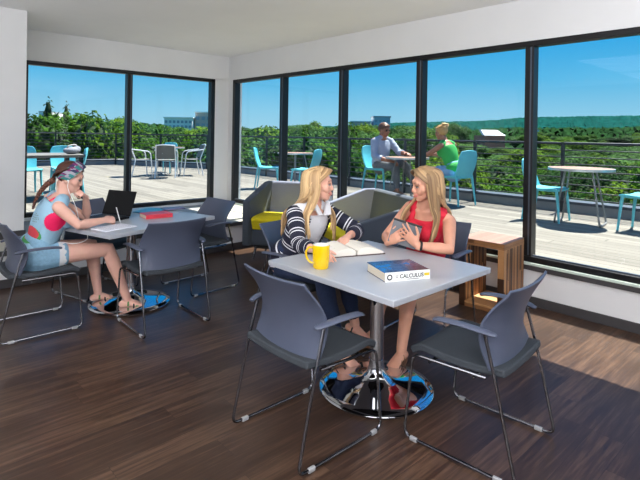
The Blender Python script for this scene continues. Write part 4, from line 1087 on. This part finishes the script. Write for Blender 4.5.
# tablet in its folded cover, back towards the camera
M_tab = mat('grey_tablet_cover', srgb(104, 106, 112), rough=.55, var=.05); M_tabk = mat('black_tablet_edge', srgb(24, 24, 28), rough=.4)
t = thing('tablet', 'grey backed tablet held upright by the woman in red', 'tablet', (-2.03, 2.655, .850), 0)
q = Fr((0, 0, 0), (.36, -.92, .34), up=(.10, .3, 1))
TR = q.rot
bm = BM(); box(bm, (0, 0, 0), (.20, .009, .158), TR); obj('back_cover', bm, M_tab, t, bevel=.004)
bm = BM(); box(bm, TR @ V(0, -.0055, 0), (.19, .003, .148), TR); obj('screen', bm, M_screen, t, bevel=.001)
bm = BM(); box(bm, TR @ V(0, .003, .077), (.202, .016, .014), TR); obj('hinge_strip', bm, M_tabk, t, bevel=.004)

# ================================================================== 4. and 5. the couple on the terrace
OM = (-6.38, 7.52)
g = Person('man in pale blue shirt and sunglasses sitting at the small terrace table', (OM[0], OM[1], DZ + .56), (.98, .1, 0), DZ, M_sk4, 1.12, True, .008)
g.torso((OM[0] + .03, OM[1] + .01, DZ + .97), (OM[0] + .05, OM[1], DZ + 1.11), tw=(.95, -.12, -.05))
g.arm('r', wrist=(OM[0] + .40, OM[1] - .20, DZ + .66), elbow=(OM[0] + .10, OM[1] - .30, DZ + .72), hn=(0, .3, -1), curl=.5)
g.arm('l', wrist=(OM[0] + .56, OM[1] + .10, DZ + .80), elbow=(OM[0] + .28, OM[1] + .24, DZ + .80), hn=(0, -.3, -1), curl=.4)
g.leg('r', (OM[0] + .56, OM[1] - .16, DZ + .11), (1, 0, 1), (1, -.1, -.1), knee=(OM[0] + .49, OM[1] - .14, DZ + .55))
g.leg('l', (OM[0] + .78, OM[1] + .12, DZ + .22), (1, 0, 1), (1, .1, .25), knee=(OM[0] + .50, OM[1] + .12, DZ + .60))
g.headset((OM[0] + .095, OM[1] - .01, DZ + 1.245), (.95, -.05, -.12))
g.finish(M_hair_man)
bm = BM(); g.shirt(bm, .016, .0, 1.0); g.shoulders(bm, .0, .95, .015)
for s in ('l', 'r'): g.sleeve(bm, s, -.05, 1.5, .014)
g.add('shirt', bm, M_paleblue, vox=.009, it=3)
bm = BM(); tube(bm, [g.hip - V(0, 0, .06), g.hip, g.hip + V(0, 0, .08)], [(.18, .14), (.195, .15), (.18, .14)], 20, side=g.b.r, round_caps=True)
for s in ('l', 'r'): g.trouser(bm, s, 1.93, .014)
g.add('trousers', bm, M_greytr, vox=.010, it=3)
bm = BM(); cap(bm, g.h, g.hk, .014, .05, -.02, -.07)
for i in range(16):
    a = -1 + 2 * i / 15
    lock(bm, [g.h.p(a * .07, -.06, .10), g.h.p(a * .066, .0, .142 - .03 * a * a), g.h.p(a * .058, .075, .115 - .02 * a * a), g.h.p(a * .052, .098, .088)], .016, .008, side=g.h.r)
g.add('hair', bm, M_hair_man)
bm = BM(); hh = g.h
for x in (-1, 1):
    ell(bm, hh.p(x * .034, .098, .006), [.030, .008, .021], hh.rot); tube(bm, [hh.p(x * .06, .092, .012), hh.p(x * .084, .01, .012)], .004, 6)
tube(bm, [hh.p(-.01, .102, .012), hh.p(.01, .102, .012)], .004, 6); g.add('sunglasses', bm, M_darkmetal)
for s in ('l', 'r'):
    heel, f_, r_, u_ = g.toe[s]; an = g.an[s]; bm = BM()
    tube(bm, [an - u_ * .05 - f_ * .05, an - u_ * .05 + f_ * .06, an - u_ * .065 + f_ * .21], [(.046, .05), (.052, .048), (.046, .026)], 14, side=r_, round_caps=True)
    g.add('shoe', bm, M_sandal, vox=.008)
OW = (-4.56, 7.28)
g = Person('woman in green tank top with a hair bun sitting at the small terrace table', (OW[0], OW[1], DZ + .56), (-1, .10, 0), DZ, M_sk4, 1.06, False, .008)
g.torso((OW[0] - .13, OW[1] + .01, DZ + .93), (OW[0] - .19, OW[1] + .01, DZ + 1.06), tw=(-.98, .1, -.1), bust=.005)
g.arm('l', wrist=(OW[0] - .66, OW[1] - .02, DZ + .81), elbow=(OW[0] - .42, OW[1] - .16, DZ + .82), hn=(0, .2, -1), curl=.4)
g.arm('r', wrist=(OW[0] - .60, OW[1] + .16, DZ + .81), elbow=(OW[0] - .36, OW[1] + .24, DZ + .82), hn=(0, -.2, -1), curl=.4)
g.leg('r', (OW[0] - .44, OW[1] + .12, DZ + .11), (-1, 0, 1), (-1, .1, -.1), knee=(OW[0] - .44, OW[1] + .12, DZ + .55))
g.leg('l', (OW[0] - .40, OW[1] - .14, DZ + .11), (-1, 0, 1), (-1, -.1, -.1), knee=(OW[0] - .44, OW[1] - .10, DZ + .55))
g.headset((OW[0] - .26, OW[1] + .0, DZ + 1.20), (-.98, .12, -.1))
g.finish(M_hair_bun)
bm = BM(); g.shirt(bm, .014, .0, .90, bust=.006); g.shoulders(bm, .3, .75, .012)
g.add('green_tank_top', bm, M_green, vox=.008, it=4)
bm = BM(); tube(bm, [g.hip - V(0, 0, .06), g.hip, g.hip + V(0, 0, .06)], [(.17, .13), (.185, .14), (.17, .13)], 20, side=g.b.r, round_caps=True)
for s in ('l', 'r'): limb(bm, [g.hj[s], g.hj[s].lerp(g.kn[s], .5)], [.108, .092])
g.add('denim_shorts', bm, M_denim, vox=.009, it=3)
bm = BM(); cap(bm, g.h, g.hk, .014, .052, -.03, -.09)
for i in range(22):
    a = random.uniform(0, 2 * PI); b_ = random.uniform(-1, 1); c = g.h.p(0, -.085, .115)
    d_ = V(math.cos(a), math.sin(a), b_).normalized() * .045
    lock(bm, [c + d_, c + d_ * 1.15 + g.h.d(.02, .01, .01), c + Quaternion(V(0, 0, 1), 1.2) @ d_ * 1.1, c + Quaternion(V(0, 0, 1), 2.2) @ d_], .016, .010)
for i in range(12):
    a = -1 + 2 * i / 11
    lock(bm, [g.h.p(a * .07, .05, .09), g.h.p(a * .088, -.02, .09), g.h.p(a * .05, -.08, .11), g.h.p(0, -.09, .115)], .018, .007, side=g.h.r)
g.add('hair', bm, M_hair_bun)
# ------------------------------------------------------------------ terrace
KY = 7.95
bm = BM(); span(bm, (-21, YW + .18, DZ - .12), (9, KY + .2, DZ)); span(bm, (-21, -7, DZ - .12), (XW - .18, YW + .18, DZ)); struct('deck_floor', bm, M_deck, smooth=False)
corner = [(9, KY), (-14.1, KY), (-17.3, 6.3), (-19.5, -7)]
def along(a, b, off, z0, z1, th):
    a = V(a[0], a[1], 0); b = V(b[0], b[1], 0); d = (b - a).normalized(); n = V(d.y, -d.x, 0)
    return [(a + n * off, b + n * off, n * th, z0, z1)]
def wall_run(bm, a, b, off, z0, z1, th):
    a = V(a[0], a[1], 0); b = V(b[0], b[1], 0); d = (b - a).normalized(); n = V(d.y, -d.x, 0); a = a + n * off - d * 0; b = b + n * off
    prism(bm, [a + V(0, 0, z0), b + V(0, 0, z0), b + V(0, 0, z1), a + V(0, 0, z1)], n * th)
bm = BM()
for a, b in zip(corner, corner[1:]): wall_run(bm, a, b, .0, DZ - .4, DZ + .13, .26)
struct('parapet_wall', bm, M_kerb, smooth=False)
bm = BM()
for a, b in zip(corner, corner[1:]): wall_run(bm, a, b, -.02, DZ + .13, DZ + .17, .30)
struct('trim_3', bm, M_flash, smooth=False)
rail = thing('railing', 'dark metal railing with thin horizontal bars round the terrace', 'railing', (-5, KY, DZ))
ro = V(-5, KY, DZ)
for j in range(9):
    bm = BM(); z = 1.06 - j * .105; r = .02 if j == 0 else .008
    for a, b in zip(corner, corner[1:]):
        A = V(a[0], a[1] , DZ + z) - ro; B = V(b[0], b[1], DZ + z) - ro; tube(bm, [A, B], r, 8)
    obj('top_rail' if j == 0 else 'horizontal_bar', bm, M_rail, rail)
posts = [(x, KY) for x in (-13.9, -12.3, -10.75, -9.2, -7.65, -6.1, -4.56, -3.06, -1.5, .1)] + [(-15.6, 7.18), (-17.25, 6.32), (-17.55, 4.5), (-17.85, 2.7), (-18.2, .8)]
for x, y in posts:
    bm = BM(); box(bm, V(x, y, DZ + .54) - ro, (.045, .045, 1.08)); box(bm, V(x, y, DZ + .175) - ro, (.11, .11, .012)); obj('post', bm, M_rail, rail, smooth=False)

# ------------------------------------------------------------------ turquoise terrace chairs (face +y)
M_teal_c = mat('turquoise_plastic', srgb(84, 178, 194), rough=.45, var=.03)
def make_teal(label):
    t = thing('terrace_chair', label, 'chair', group='turquoise terrace chairs')
    bm = BM()
    def f(u, v):
        x = (u - .5) * 2; return (x * (.205 + .015 * v), -.2 + .42 * v, .445 + .012 * x * x - .018 * math.sin(v * PI) - .02 * max(0, (v - .85) / .15) ** 2)
    sheet(bm, f, 10, 10, .022); obj('seat', bm, M_teal_c, t, bevel=.004)
    bm = BM()
    def g_(u, v):
        x = (u - .5) * 2; hw = .205 + .012 * math.sin(v * PI) - .035 * max(0, (v - .75) / .25) ** 2
        return (x * hw, -.20 - .10 * v - .02 * math.sin(v * PI) + .03 * x * x, .45 + .40 * v - .02 * x * x * v)
    sheet(bm, g_, 12, 10, .020); obj('backrest', bm, M_teal_c, t, bevel=.004)
    for sx in (-1, 1):
        for y0, y1 in ((.19, .235), (-.19, -.255)):
            bm = BM(); tube(bm, [(sx * .19, y0, .44), (sx * .195, (y0 + y1) / 2, .25), (sx * .21, y1, 0)], [(.022, .020), (.018, .017), (.014, .013)], 10); obj('leg', bm, M_teal_c, t)
    bm = BM()
    for sx in (-1, 1): tube(bm, [(sx * .19, -.19, .425), (sx * .19, .19, .425)], .012, 8)
    for y in (-.19, .19): tube(bm, [(-.19, y, .425), (.19, y, .425)], .012, 8)
    obj('apron', bm, M_teal_c, t)
    return t
tc0 = make_teal('turquoise chair the man in pale blue sits on, outside the long window'); tc0.location = (-6.38, 7.52, DZ); tc0.rotation_euler = (0, 0, face(.98, .1)); tc0.scale = (1.1,) * 3
TC = [((-4.56, 7.28), face(-1, .1), 1.08, 'turquoise chair the woman in green sits on, outside the long window'),
 ((-2.88, 6.95), face(1, .05), 1.0, 'empty turquoise chair partly hidden by a mullion, left of the unoccupied round terrace table'),
 ((-1.72, 7.05), face(-1, .12), 1.0, 'turquoise chair cut off by the right edge of the picture'),
 ((-7.42, 6.45), face(-.75, -.35), 1.0, 'turquoise chair at the right of the terrace table seen above the corner armchair'),
 ((-8.25, 6.15), face(.75, .8), 1.0, 'turquoise chair at the left of the terrace table seen above the corner armchair'),
 ((-8.86, 2.46), face(-.25, -1), 1.0, 'turquoise chair seen edge-on at the end of the long terrace table behind the writing girl'),
 ((-9.95, 2.72), face(1, -.1), 1.0, 'turquoise chair behind the long terrace table, farther from the picture edge'),
 ((-9.85, 2.06), face(1, 0), 1.0, 'turquoise chair behind the long terrace table, nearest the left wall'),
 ((-13.3, 6.3), face(.6, -.7), 1.0, 'turquoise chair behind the distant table with aluminium chairs'),
]
for (x, y), rz, sc_, lab in TC: dup(tc0, (x, y, DZ), rz, lab, scale=sc_)

# ------------------------------------------------------------------ round terrace tables
M_ttop = planks('table_slats', 0, .09, 2, [srgb(116, 82, 64), srgb(140, 104, 84), srgb(152, 118, 98)], gap=.004, rough=.55)
M_trim = mat('aluminium_edge', srgb(176, 182, 186), rough=.35, metal=.6); M_tleg = mat('grey_table_tube', srgb(120, 122, 124), rough=.4, metal=.5)
def make_round(label, loc, rz=0, r=.40):
    t = thing('terrace_table', label, 'table', loc, rz, 'round terrace tables')
    bm = BM(); lathe(bm, [(0, .715), (r - .012, .715), (r - .012, .742), (0, .742)], 48); obj('tabletop', bm, M_ttop, t)
    bm = BM(); lathe(bm, [(r - .012, .712), (r, .712), (r, .744), (r - .012, .744), (r - .012, .712)], 48); obj('edge_band', bm, M_trim, t)
    for k in range(2):
        s = -1 if k == 0 else 1
        bm = BM(); tube(bm, fillet([(s * .16, -.12, .712), (s * .27, -.22, .012), (s * .27, .22, .012), (s * .16, .12, .712)], .06, 5), .0125, 8); obj('leg_loop', bm, M_tleg, t)
    return t
make_round('round wooden topped terrace table at the right with nobody at it', (-2.46, 7.0, DZ), R(8), .40)
make_round('round terrace table between the man in blue and the woman in green', (-5.60, 7.36, DZ), 0, .40)
make_round('round terrace table between two turquoise chairs, seen above the corner armchair', (-8.1, 6.75, DZ), 0, .38)
make_round('distant round terrace table among aluminium chairs, seen through the left window', (-12.45, 5.95, DZ), 0, .42)

# ------------------------------------------------------------------ aluminium armchairs
M_alu = mat('aluminium_tube', srgb(222, 226, 230), rough=.35, metal=.35); M_weave = mat('woven_seat', srgb(104, 104, 102), rough=.8, var=.3, scale=120)
def make_alu(label):
    t = thing('aluminium_armchair', label, 'chair', group='aluminium terrace armchairs')
    bm = BM(); sheet(bm, lambda u, v: ((u - .5) * .44, -.2 + .42 * v, .44 - .015 * math.sin(v * PI)), 8, 8, .016); obj('seat', bm, M_weave, t)
    bm = BM(); sheet(bm, lambda u, v: ((u - .5) * .44, -.21 - .10 * v + .05 * (2 * u - 1) ** 2, .48 + .33 * v), 10, 6, .012); obj('backrest', bm, M_weave, t)
    for s in (-1, 1):
        bm = BM(); tube(bm, fillet([(s * .24, -.25, 0), (s * .235, -.16, .44), (s * .22, -.31, .82)], .05), .014, 8); obj('rear_leg', bm, M_alu, t)
        bm = BM(); tube(bm, fillet([(s * .25, .26, 0), (s * .26, .2, .64), (s * .255, -.26, .70)], .10), .014, 8); obj('arm_frame', bm, M_alu, t)
    bm = BM(); tube(bm, fillet([(-.22, -.31, .81), (0, -.345, .83), (.22, -.31, .81)], .1), .014, 8); obj('top_bar', bm, M_alu, t)
    return t
al = make_alu('aluminium armchair at the left of the distant terrace table'); al.location = (-12.4, 5.15, DZ); al.rotation_euler = (0, 0, face(.15, 1))
dup(al, (-11.72, 5.55, DZ), face(-.85, .5), 'aluminium armchair with its dark woven back to us at the distant terrace table')
dup(al, (-11.98, 6.40, DZ), face(-.3, -1), 'aluminium armchair at the right of the distant terrace table')

# ------------------------------------------------------------------ long table outside the left window with a bag on it
t = thing('long_terrace_table', 'long grey terrace table outside the left window behind the writing girl', 'table', (-9.1, 1.42, DZ))
bm = BM(); span(bm, (-.45, -1.6, .69), (.45, 1.28, .74)); obj('tabletop', bm, mat('weathered_top', srgb(104, 102, 98), rough=.6, var=.1, scale=6), t, bevel=.006)
for x in (-.38, .38):
    for y in (-1.5, 1.2):
        bm = BM(); box(bm, (x, y, .345), (.07, .07, .69)); obj('leg', bm, M_rail, t, smooth=False)
t = thing('shoulder_bag', 'grey soft bag lying at the end of the long terrace table', 'bag', (-8.92, 2.54, DZ + .74), R(20), scale=.85)
bm = BM(); ell(bm, (0, 0, .07), (.13, .17, .075)); ell(bm, (.02, .09, .10), (.08, .08, .06)); bm = fuse(bm, .012, 4); obj('body', bm, mat('grey_canvas', srgb(130, 132, 142), rough=.9, var=.15, scale=12, bump=.4, bscale=20), t)
bm = BM(); tube(bm, curve([(0, -.12, .10), (.03, -.08, .17), (.03, .06, .18), (0, .13, .12)], 6), .012, 8); obj('handle', bm, mat('pale_strap', srgb(190, 188, 184), rough=.8), t)

# ------------------------------------------------------------------ ground far below, trees, hills, buildings
GZ = -13.0
M_ground = mat('forest_ground', srgb(52, 72, 40), rough=1, var=.35, scale=.05)
bm = BM(); span(bm, (-1900, -300, GZ - 1), (900, 2400, GZ)); struct('ground', bm, M_ground, smooth=False)
M_leafA = leaf_mat('leaves_mid_green', srgb(12, 46, 10), srgb(82, 126, 32)); M_leafB = leaf_mat('leaves_yellow_green', srgb(26, 62, 8), srgb(114, 148, 36)); M_leafC = leaf_mat('leaves_deep_green', srgb(6, 30, 12), srgb(50, 92, 36))
M_leafD = leaf_mat('leaves_soft_green', srgb(22, 58, 26), srgb(88, 128, 62)); M_bark = mat('bark', srgb(82, 70, 58), rough=.95, var=.25, scale=4)
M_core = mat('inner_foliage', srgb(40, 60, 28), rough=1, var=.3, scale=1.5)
def crown_mesh(seed, conifer=False, dead=False, n=8000, leaf=.18):
    rnd = random.Random(seed); bm = BM(); lobes = []
    if conifer:
        for i in range(9):
            z = .15 + .8 * i / 8; lobes.append((V(0, 0, z), .27 * (1.05 - z) + .02, .10))
    else:
        lobes.append((V(0, 0, .52), .36, .36))
        for i in range(13):
            a = rnd.uniform(0, 2 * PI); rr = rnd.uniform(.18, .36); z = rnd.uniform(.22, .82); lobes.append((V(rr * math.cos(a) * (1.15 - .6 * abs(z - .45)), rr * math.sin(a) * (1.15 - .6 * abs(z - .45)), z), rnd.uniform(.13, .21), rnd.uniform(.11, .17)))
    S = 8.0                                    # crown about 8 m across and 8 m tall
    wts = [r * r for _, r, _ in lobes]
    core = BM()
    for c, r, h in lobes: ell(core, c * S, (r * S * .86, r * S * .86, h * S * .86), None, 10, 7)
    for _ in range(n):
        c, r, h = rnd.choices(lobes, wts)[0]
        d = V(rnd.gauss(0, 1), rnd.gauss(0, 1), rnd.gauss(.25, 1)).normalized()
        p = V(c.x + d.x * r, c.y + d.y * r, c.z + d.z * h) * S * 1.0; p += d * rnd.uniform(-.25, .30)
        nn = (d + V(rnd.uniform(-.7, .7), rnd.uniform(-.7, .7), rnd.uniform(-.2, .9))).normalized(); a = nn.orthogonal().normalized(); a = Quaternion(nn, rnd.uniform(0, 6.3)) @ a; b = nn.cross(a)
        l = leaf * rnd.uniform(.6, 1.3); w_ = l * rnd.uniform(.5, .8)
        m_ = p - nn * l * .18
        q = [bm.verts.new(x) for x in (p - a * l, m_ - b * w_, p + a * l, m_ + b * w_)]; k = bm.verts.new(p + nn * l * .12)
        for i in range(4): bm.faces.new((q[i], q[(i + 1) % 4], k))
    return bm, core
def tree_proto(name, label, seed, lm, group, conifer=False, n=8000, leaf=.18):
    t = thing(name, label, 'tree', group=group)
    bm, core = crown_mesh(seed, conifer, n=n, leaf=leaf)
    me = bpy.data.meshes.new('crown'); bm.to_mesh(me); bm.free(); me.materials.append(lm)
    o = bpy.data.objects.new('crown', me); COL.objects.link(o); o.parent = t; o.location = (0, 0, 5)
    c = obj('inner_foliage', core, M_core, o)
    bm = BM(); tube(bm, [(0, 0, 0), (.1, 0, 3), (.0, .1, 6), (0, 0, 9)], [.30, .24, .17, .08], 8)
    if not conifer:
        for k in range(4):
            a = k * 1.7; tube(bm, [(0, 0, 4.5 + .5 * k), (math.cos(a) * 1.2, math.sin(a) * 1.2, 6 + .5 * k), (math.cos(a) * 2.1, math.sin(a) * 2.1, 7.4 + .5 * k)], [.12, .08, .04], 6)
    obj('trunk', bm, M_bark, t)
    return t
GT = 'trees beyond the terrace'
LAB = {'near': 'leafy green tree close beyond the terrace railing, its crown near eye level', 'mid': 'green tree in the wood behind the first row of treetops', 'far': 'small distant tree in the wooded valley below the hill'}
protos = [tree_proto('leafy_tree', LAB['near'], 3, M_leafA, GT), tree_proto('leafy_tree', LAB['near'], 5, M_leafB, GT), tree_proto('leafy_tree', LAB['near'], 8, M_leafC, GT), tree_proto('leafy_tree', LAB['near'], 13, M_leafD, GT)]
con = tree_proto('conifer', 'dark pointed conifer rising above the leafy trees at the left', 21, M_leafC, 'conifers', True, 4500, .17)
used = [False] * 4
rt_ = random.Random(42)
def plant(k, x, y, top, wid, lab):
    """tree whose top reaches height top"""
    h = (top - GZ)
    o = protos[k]
    if used[k]: o = copy_tree(protos[k])
    used[k] = True
    sz = h / 13.0
    o.location = (x, y, GZ); o.rotation_euler = (0, 0, rt_.uniform(0, 6.28)); o.scale = (wid / 8, wid / 8, sz); o['label'] = lab
    return o
def polar(u, d):
    """ground point at distance d along a bearing of the view"""
    l = (u - 320) / F; return (fw * d + ri * (l * d))
def horizon(u): return 135.5 + .0162 * (u - 320)
# first row: tall trees close beyond the left corner, lower in front of the long window
ROW = [(20, 26, 106), (48, 30, 101), (72, 27, 111), (95, 33, 104), (118, 27, 109), (142, 30, 112), (160, 26, 122), (182, 30, 128), (206, 27, 124), (228, 30, 121), (252, 26, 119), (276, 31, 124), (298, 27, 121), (322, 30, 119), (345, 27, 136), (366, 31, 142), (392, 30, 146), (418, 28, 150), (442, 27, 146), (463, 30, 152), (486, 27, 170), (505, 31, 186), (530, 28, 182), (556, 31, 176), (580, 28, 186), (606, 30, 178), (632, 27, 182), (655, 30, 176), (-8, 27, 104), (-35, 30, 100), (690, 30, 140), (-70, 28, 104)]
for i, (u, d, ytop) in enumerate(ROW):
    p = polar(u, d); top = EYE - (ytop - horizon(u)) / F * d
    plant((0, 2, 0, 3, 1, 2, 0)[i % 7], p.x, p.y, top, rt_.uniform(5.6, 7.6), LAB['near'])
for i in range(44):
    u = -60 + 800 * (i + rt_.random() * .8) / 44; d = rt_.uniform(38, 62); p = polar(u, d)
    yt = (112 if u < 130 else 122 if u < 340 else 128 if u < 440 else 158) + rt_.uniform(-4, 9)
    plant(rt_.choice((0, 1, 2, 3)), p.x, p.y, EYE - (yt - horizon(u)) / F * d, rt_.uniform(7, 10), LAB['mid'])
for i in range(110):
    u = -40 + 740 * ((i * 37) % 110 + rt_.random()) / 110; d = rt_.uniform(75, 190); p = polar(u, d)
    yt = (117 if u < 130 else 124 if u < 460 else 150 - (d - 75) * .05) + rt_.uniform(-2, 9) - (d - 75) * .03
    plant(rt_.choice((0, 1, 2, 3, 3)), p.x, p.y, EYE - (yt - horizon(u)) / F * d, rt_.uniform(9, 14), LAB['far'])
for i in range(70):
    u = 330 + 360 * ((i * 29) % 70 + rt_.random()) / 70; d = rt_.uniform(200, 430); p = polar(u, d)
    yt = 139 - (d - 200) * .04 + rt_.uniform(-2, 4)
    if 470 < u < 520: yt += 6
    plant(rt_.choice((0, 1, 2, 3, 3)), p.x, p.y, EYE - (yt - horizon(u)) / F * d, rt_.uniform(11, 17), LAB['far'])
for i in range(30):
    u = 700 + 620 * (i + rt_.random() * .8) / 30; d = rt_.uniform(27, 33) if i % 2 else rt_.uniform(42, 120); p = polar(u, d)
    yt = 176 + rt_.uniform(-8, 8) if i % 2 else 150 + rt_.uniform(-6, 6)
    plant(rt_.choice((0, 1, 2, 3)), p.x, p.y, EYE - (yt - horizon(u)) / F * d, rt_.uniform(7.5, 11), LAB['near'] if i % 2 else LAB['mid'])
p = polar(48, 38); con.location = (p.x, p.y, GZ); con.scale = (.75, .75, (EYE - (107 - horizon(48)) / F * 38 - GZ) / 13)
c2 = copy_tree(con); p = polar(66, 44); c2.location = (p.x, p.y, GZ); c2.scale = (.6, .6, (EYE - (110 - horizon(66)) / F * 44 - GZ) / 13)

# wooded hills behind the valley: one rolling canopy surface each
def hillside(name, label, pts, d, depth, m, amp, seed, base_drop=60, nv=16):
    rnd = random.Random(seed); bm = BM(); nu = 900
    def top_y(u):
        for (a, ya), (b, yb) in zip(pts, pts[1:]):
            if a <= u <= b: t_ = (u - a) / (b - a); t_ = t_ * t_ * (3 - 2 * t_); return ya + (yb - ya) * t_
        return pts[-1][1]
    u0, u1 = pts[0][0], pts[-1][0]; rows = []
    for j in range(nv + 1):
        f = j / nv; row = []
        for i in range(nu + 1):
            u = u0 + (u1 - u0) * i / nu; dd = d - depth * (1 - f); P = polar(u, dd)
            zt = EYE - (top_y(u) - horizon(u)) / F * d; z = GZ + (zt - GZ) * (f ** .8) + rnd.uniform(-amp, amp) * (0 if j == 0 else .5 if j == nv else 1)
            row.append(bm.verts.new((P.x + rnd.uniform(-amp, amp), P.y + rnd.uniform(-amp, amp), z)))
        rows.append(row)
    row = []
    for i in range(nu + 1):
        u = u0 + (u1 - u0) * i / nu; P = polar(u, d + depth * .8); row.append(bm.verts.new((P.x, P.y, GZ)))
    rows.append(row)
    for j in range(len(rows) - 1):
        for i in range(nu): bm.faces.new((rows[j][i], rows[j][i + 1], rows[j + 1][i + 1], rows[j + 1][i]))
    o = obj(name, bm, m, None, angle=180); return tag(o, label, 'hill', kind='structure' if 'ground' in name else 'stuff')
M_hill1 = mat('wooded_hill_hazed', srgb(18, 62, 58), rough=1, var=.5, scale=.07, spec=0); M_hill2 = mat('wooded_hill_near', srgb(28, 52, 28), rough=1, var=.6, scale=.2, spec=0)  # far hill's blue green carries the distance haze in its base colour
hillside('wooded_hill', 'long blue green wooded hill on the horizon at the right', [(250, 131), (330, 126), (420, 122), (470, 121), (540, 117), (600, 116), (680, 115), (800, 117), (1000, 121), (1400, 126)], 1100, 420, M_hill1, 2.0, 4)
hillside('valley_ground', 'wooded valley floor between the near trees and the far hill', [(-60, 124), (130, 124), (250, 130), (420, 130), (560, 128), (760, 126), (1400, 126)], 480, 270, M_hill2, 2.6, 9)

# buildings among the trees
M_conc = mat('pale_concrete', srgb(242, 240, 234), rough=.8, var=.04); M_brickb = mat('red_brick_wall', srgb(206, 112, 90), rough=.9, var=.12, scale=1.2); M_roofg = mat('grey_roof', srgb(168, 174, 180), rough=.7, var=.05); M_winb = mat('dark_windows', srgb(150, 160, 168), rough=.4); M_greyb = mat('grey_panel', srgb(176, 190, 200), rough=.7); M_tanb = mat('tan_panel', srgb(206, 182, 168), rough=.8)
def building(name, label, u, d, w_, dep, ytop, ybot, wallm, rows=2, cols=6, roofm=None, hip=False):
    P = polar(u, d); s_ = d / F; hz = horizon(u); top = EYE - (ytop - hz) * s_; W_ = w_ * s_
    t = thing(name, label, 'building', (P.x, P.y, GZ), math.atan2(ri.y, ri.x)); H_ = top - GZ
    bm = BM(); span(bm, (-W_ / 2, 0, 0), (W_ / 2, dep, H_)); obj('wall', bm, wallm, t, smooth=False)
    zlo = (EYE - (ybot - hz) * s_) - GZ; vis = H_ - zlo
    for r_ in range(rows):
        z = zlo + vis * (.16 + .8 * r_ / max(rows, 1))
        for c_ in range(cols):
            x = -W_ / 2 + W_ * (c_ + .5) / cols; bm = BM(); box(bm, (x, -.02, z + vis * .2 / rows * 1.2), (W_ / cols * .62, .14, vis * .42 / rows)); obj('window', bm, M_winb, t, smooth=False)
    if roofm:
        bm = BM(); e_ = W_ * .04
        if hip:
            rh = vis * .35; prism(bm, [(-W_ / 2 - e_, -e_, H_), (W_ / 2 + e_, -e_, H_), (W_ / 2 - W_ * .08, dep / 2, H_ + rh), (-W_ / 2 + W_ * .08, dep / 2, H_ + rh)], (0, dep * .2, 0))
        else: span(bm, (-W_ / 2 - e_, -e_, H_), (W_ / 2 + e_, dep + e_, H_ + vis * .07))
        obj('roof', bm, roofm, t, smooth=False)
    return t
building('campus_building', 'brick hall with a pale grey roof in the trees left of the right mullion', 495, 220, 20, 16, 135.5, 152, M_brickb, 0, 0, M_roofg, True)
building('apartment_tower', 'blue grey tower block behind the head of the man on the terrace', 382, 330, 16, 20, 117.5, 138, M_greyb, 4, 4, M_roofg)
building('apartment_block', 'long pale block left of the blue grey tower', 361, 335, 19, 18, 122, 136, M_tanb, 3, 6, M_conc)
building('office_building', 'low pale office building on the skyline through the left window', 178, 150, 28, 14, 118, 130, M_conc, 2, 7, M_conc)
building('brick_building', 'tan building at the right end of the skyline through the left window', 203, 152, 16, 12, 113, 130, M_tanb, 2, 3, M_conc)
building('house', 'small pale house showing between the trees at far left', 41, 60, 5, 6, 112, 124, M_conc, 2, 2, M_roofg)
building('warehouse', 'small white distant building on the hillside near the right mullion', 536, 400, 6, 10, 130, 134, M_conc, 1, 2, M_roofg)
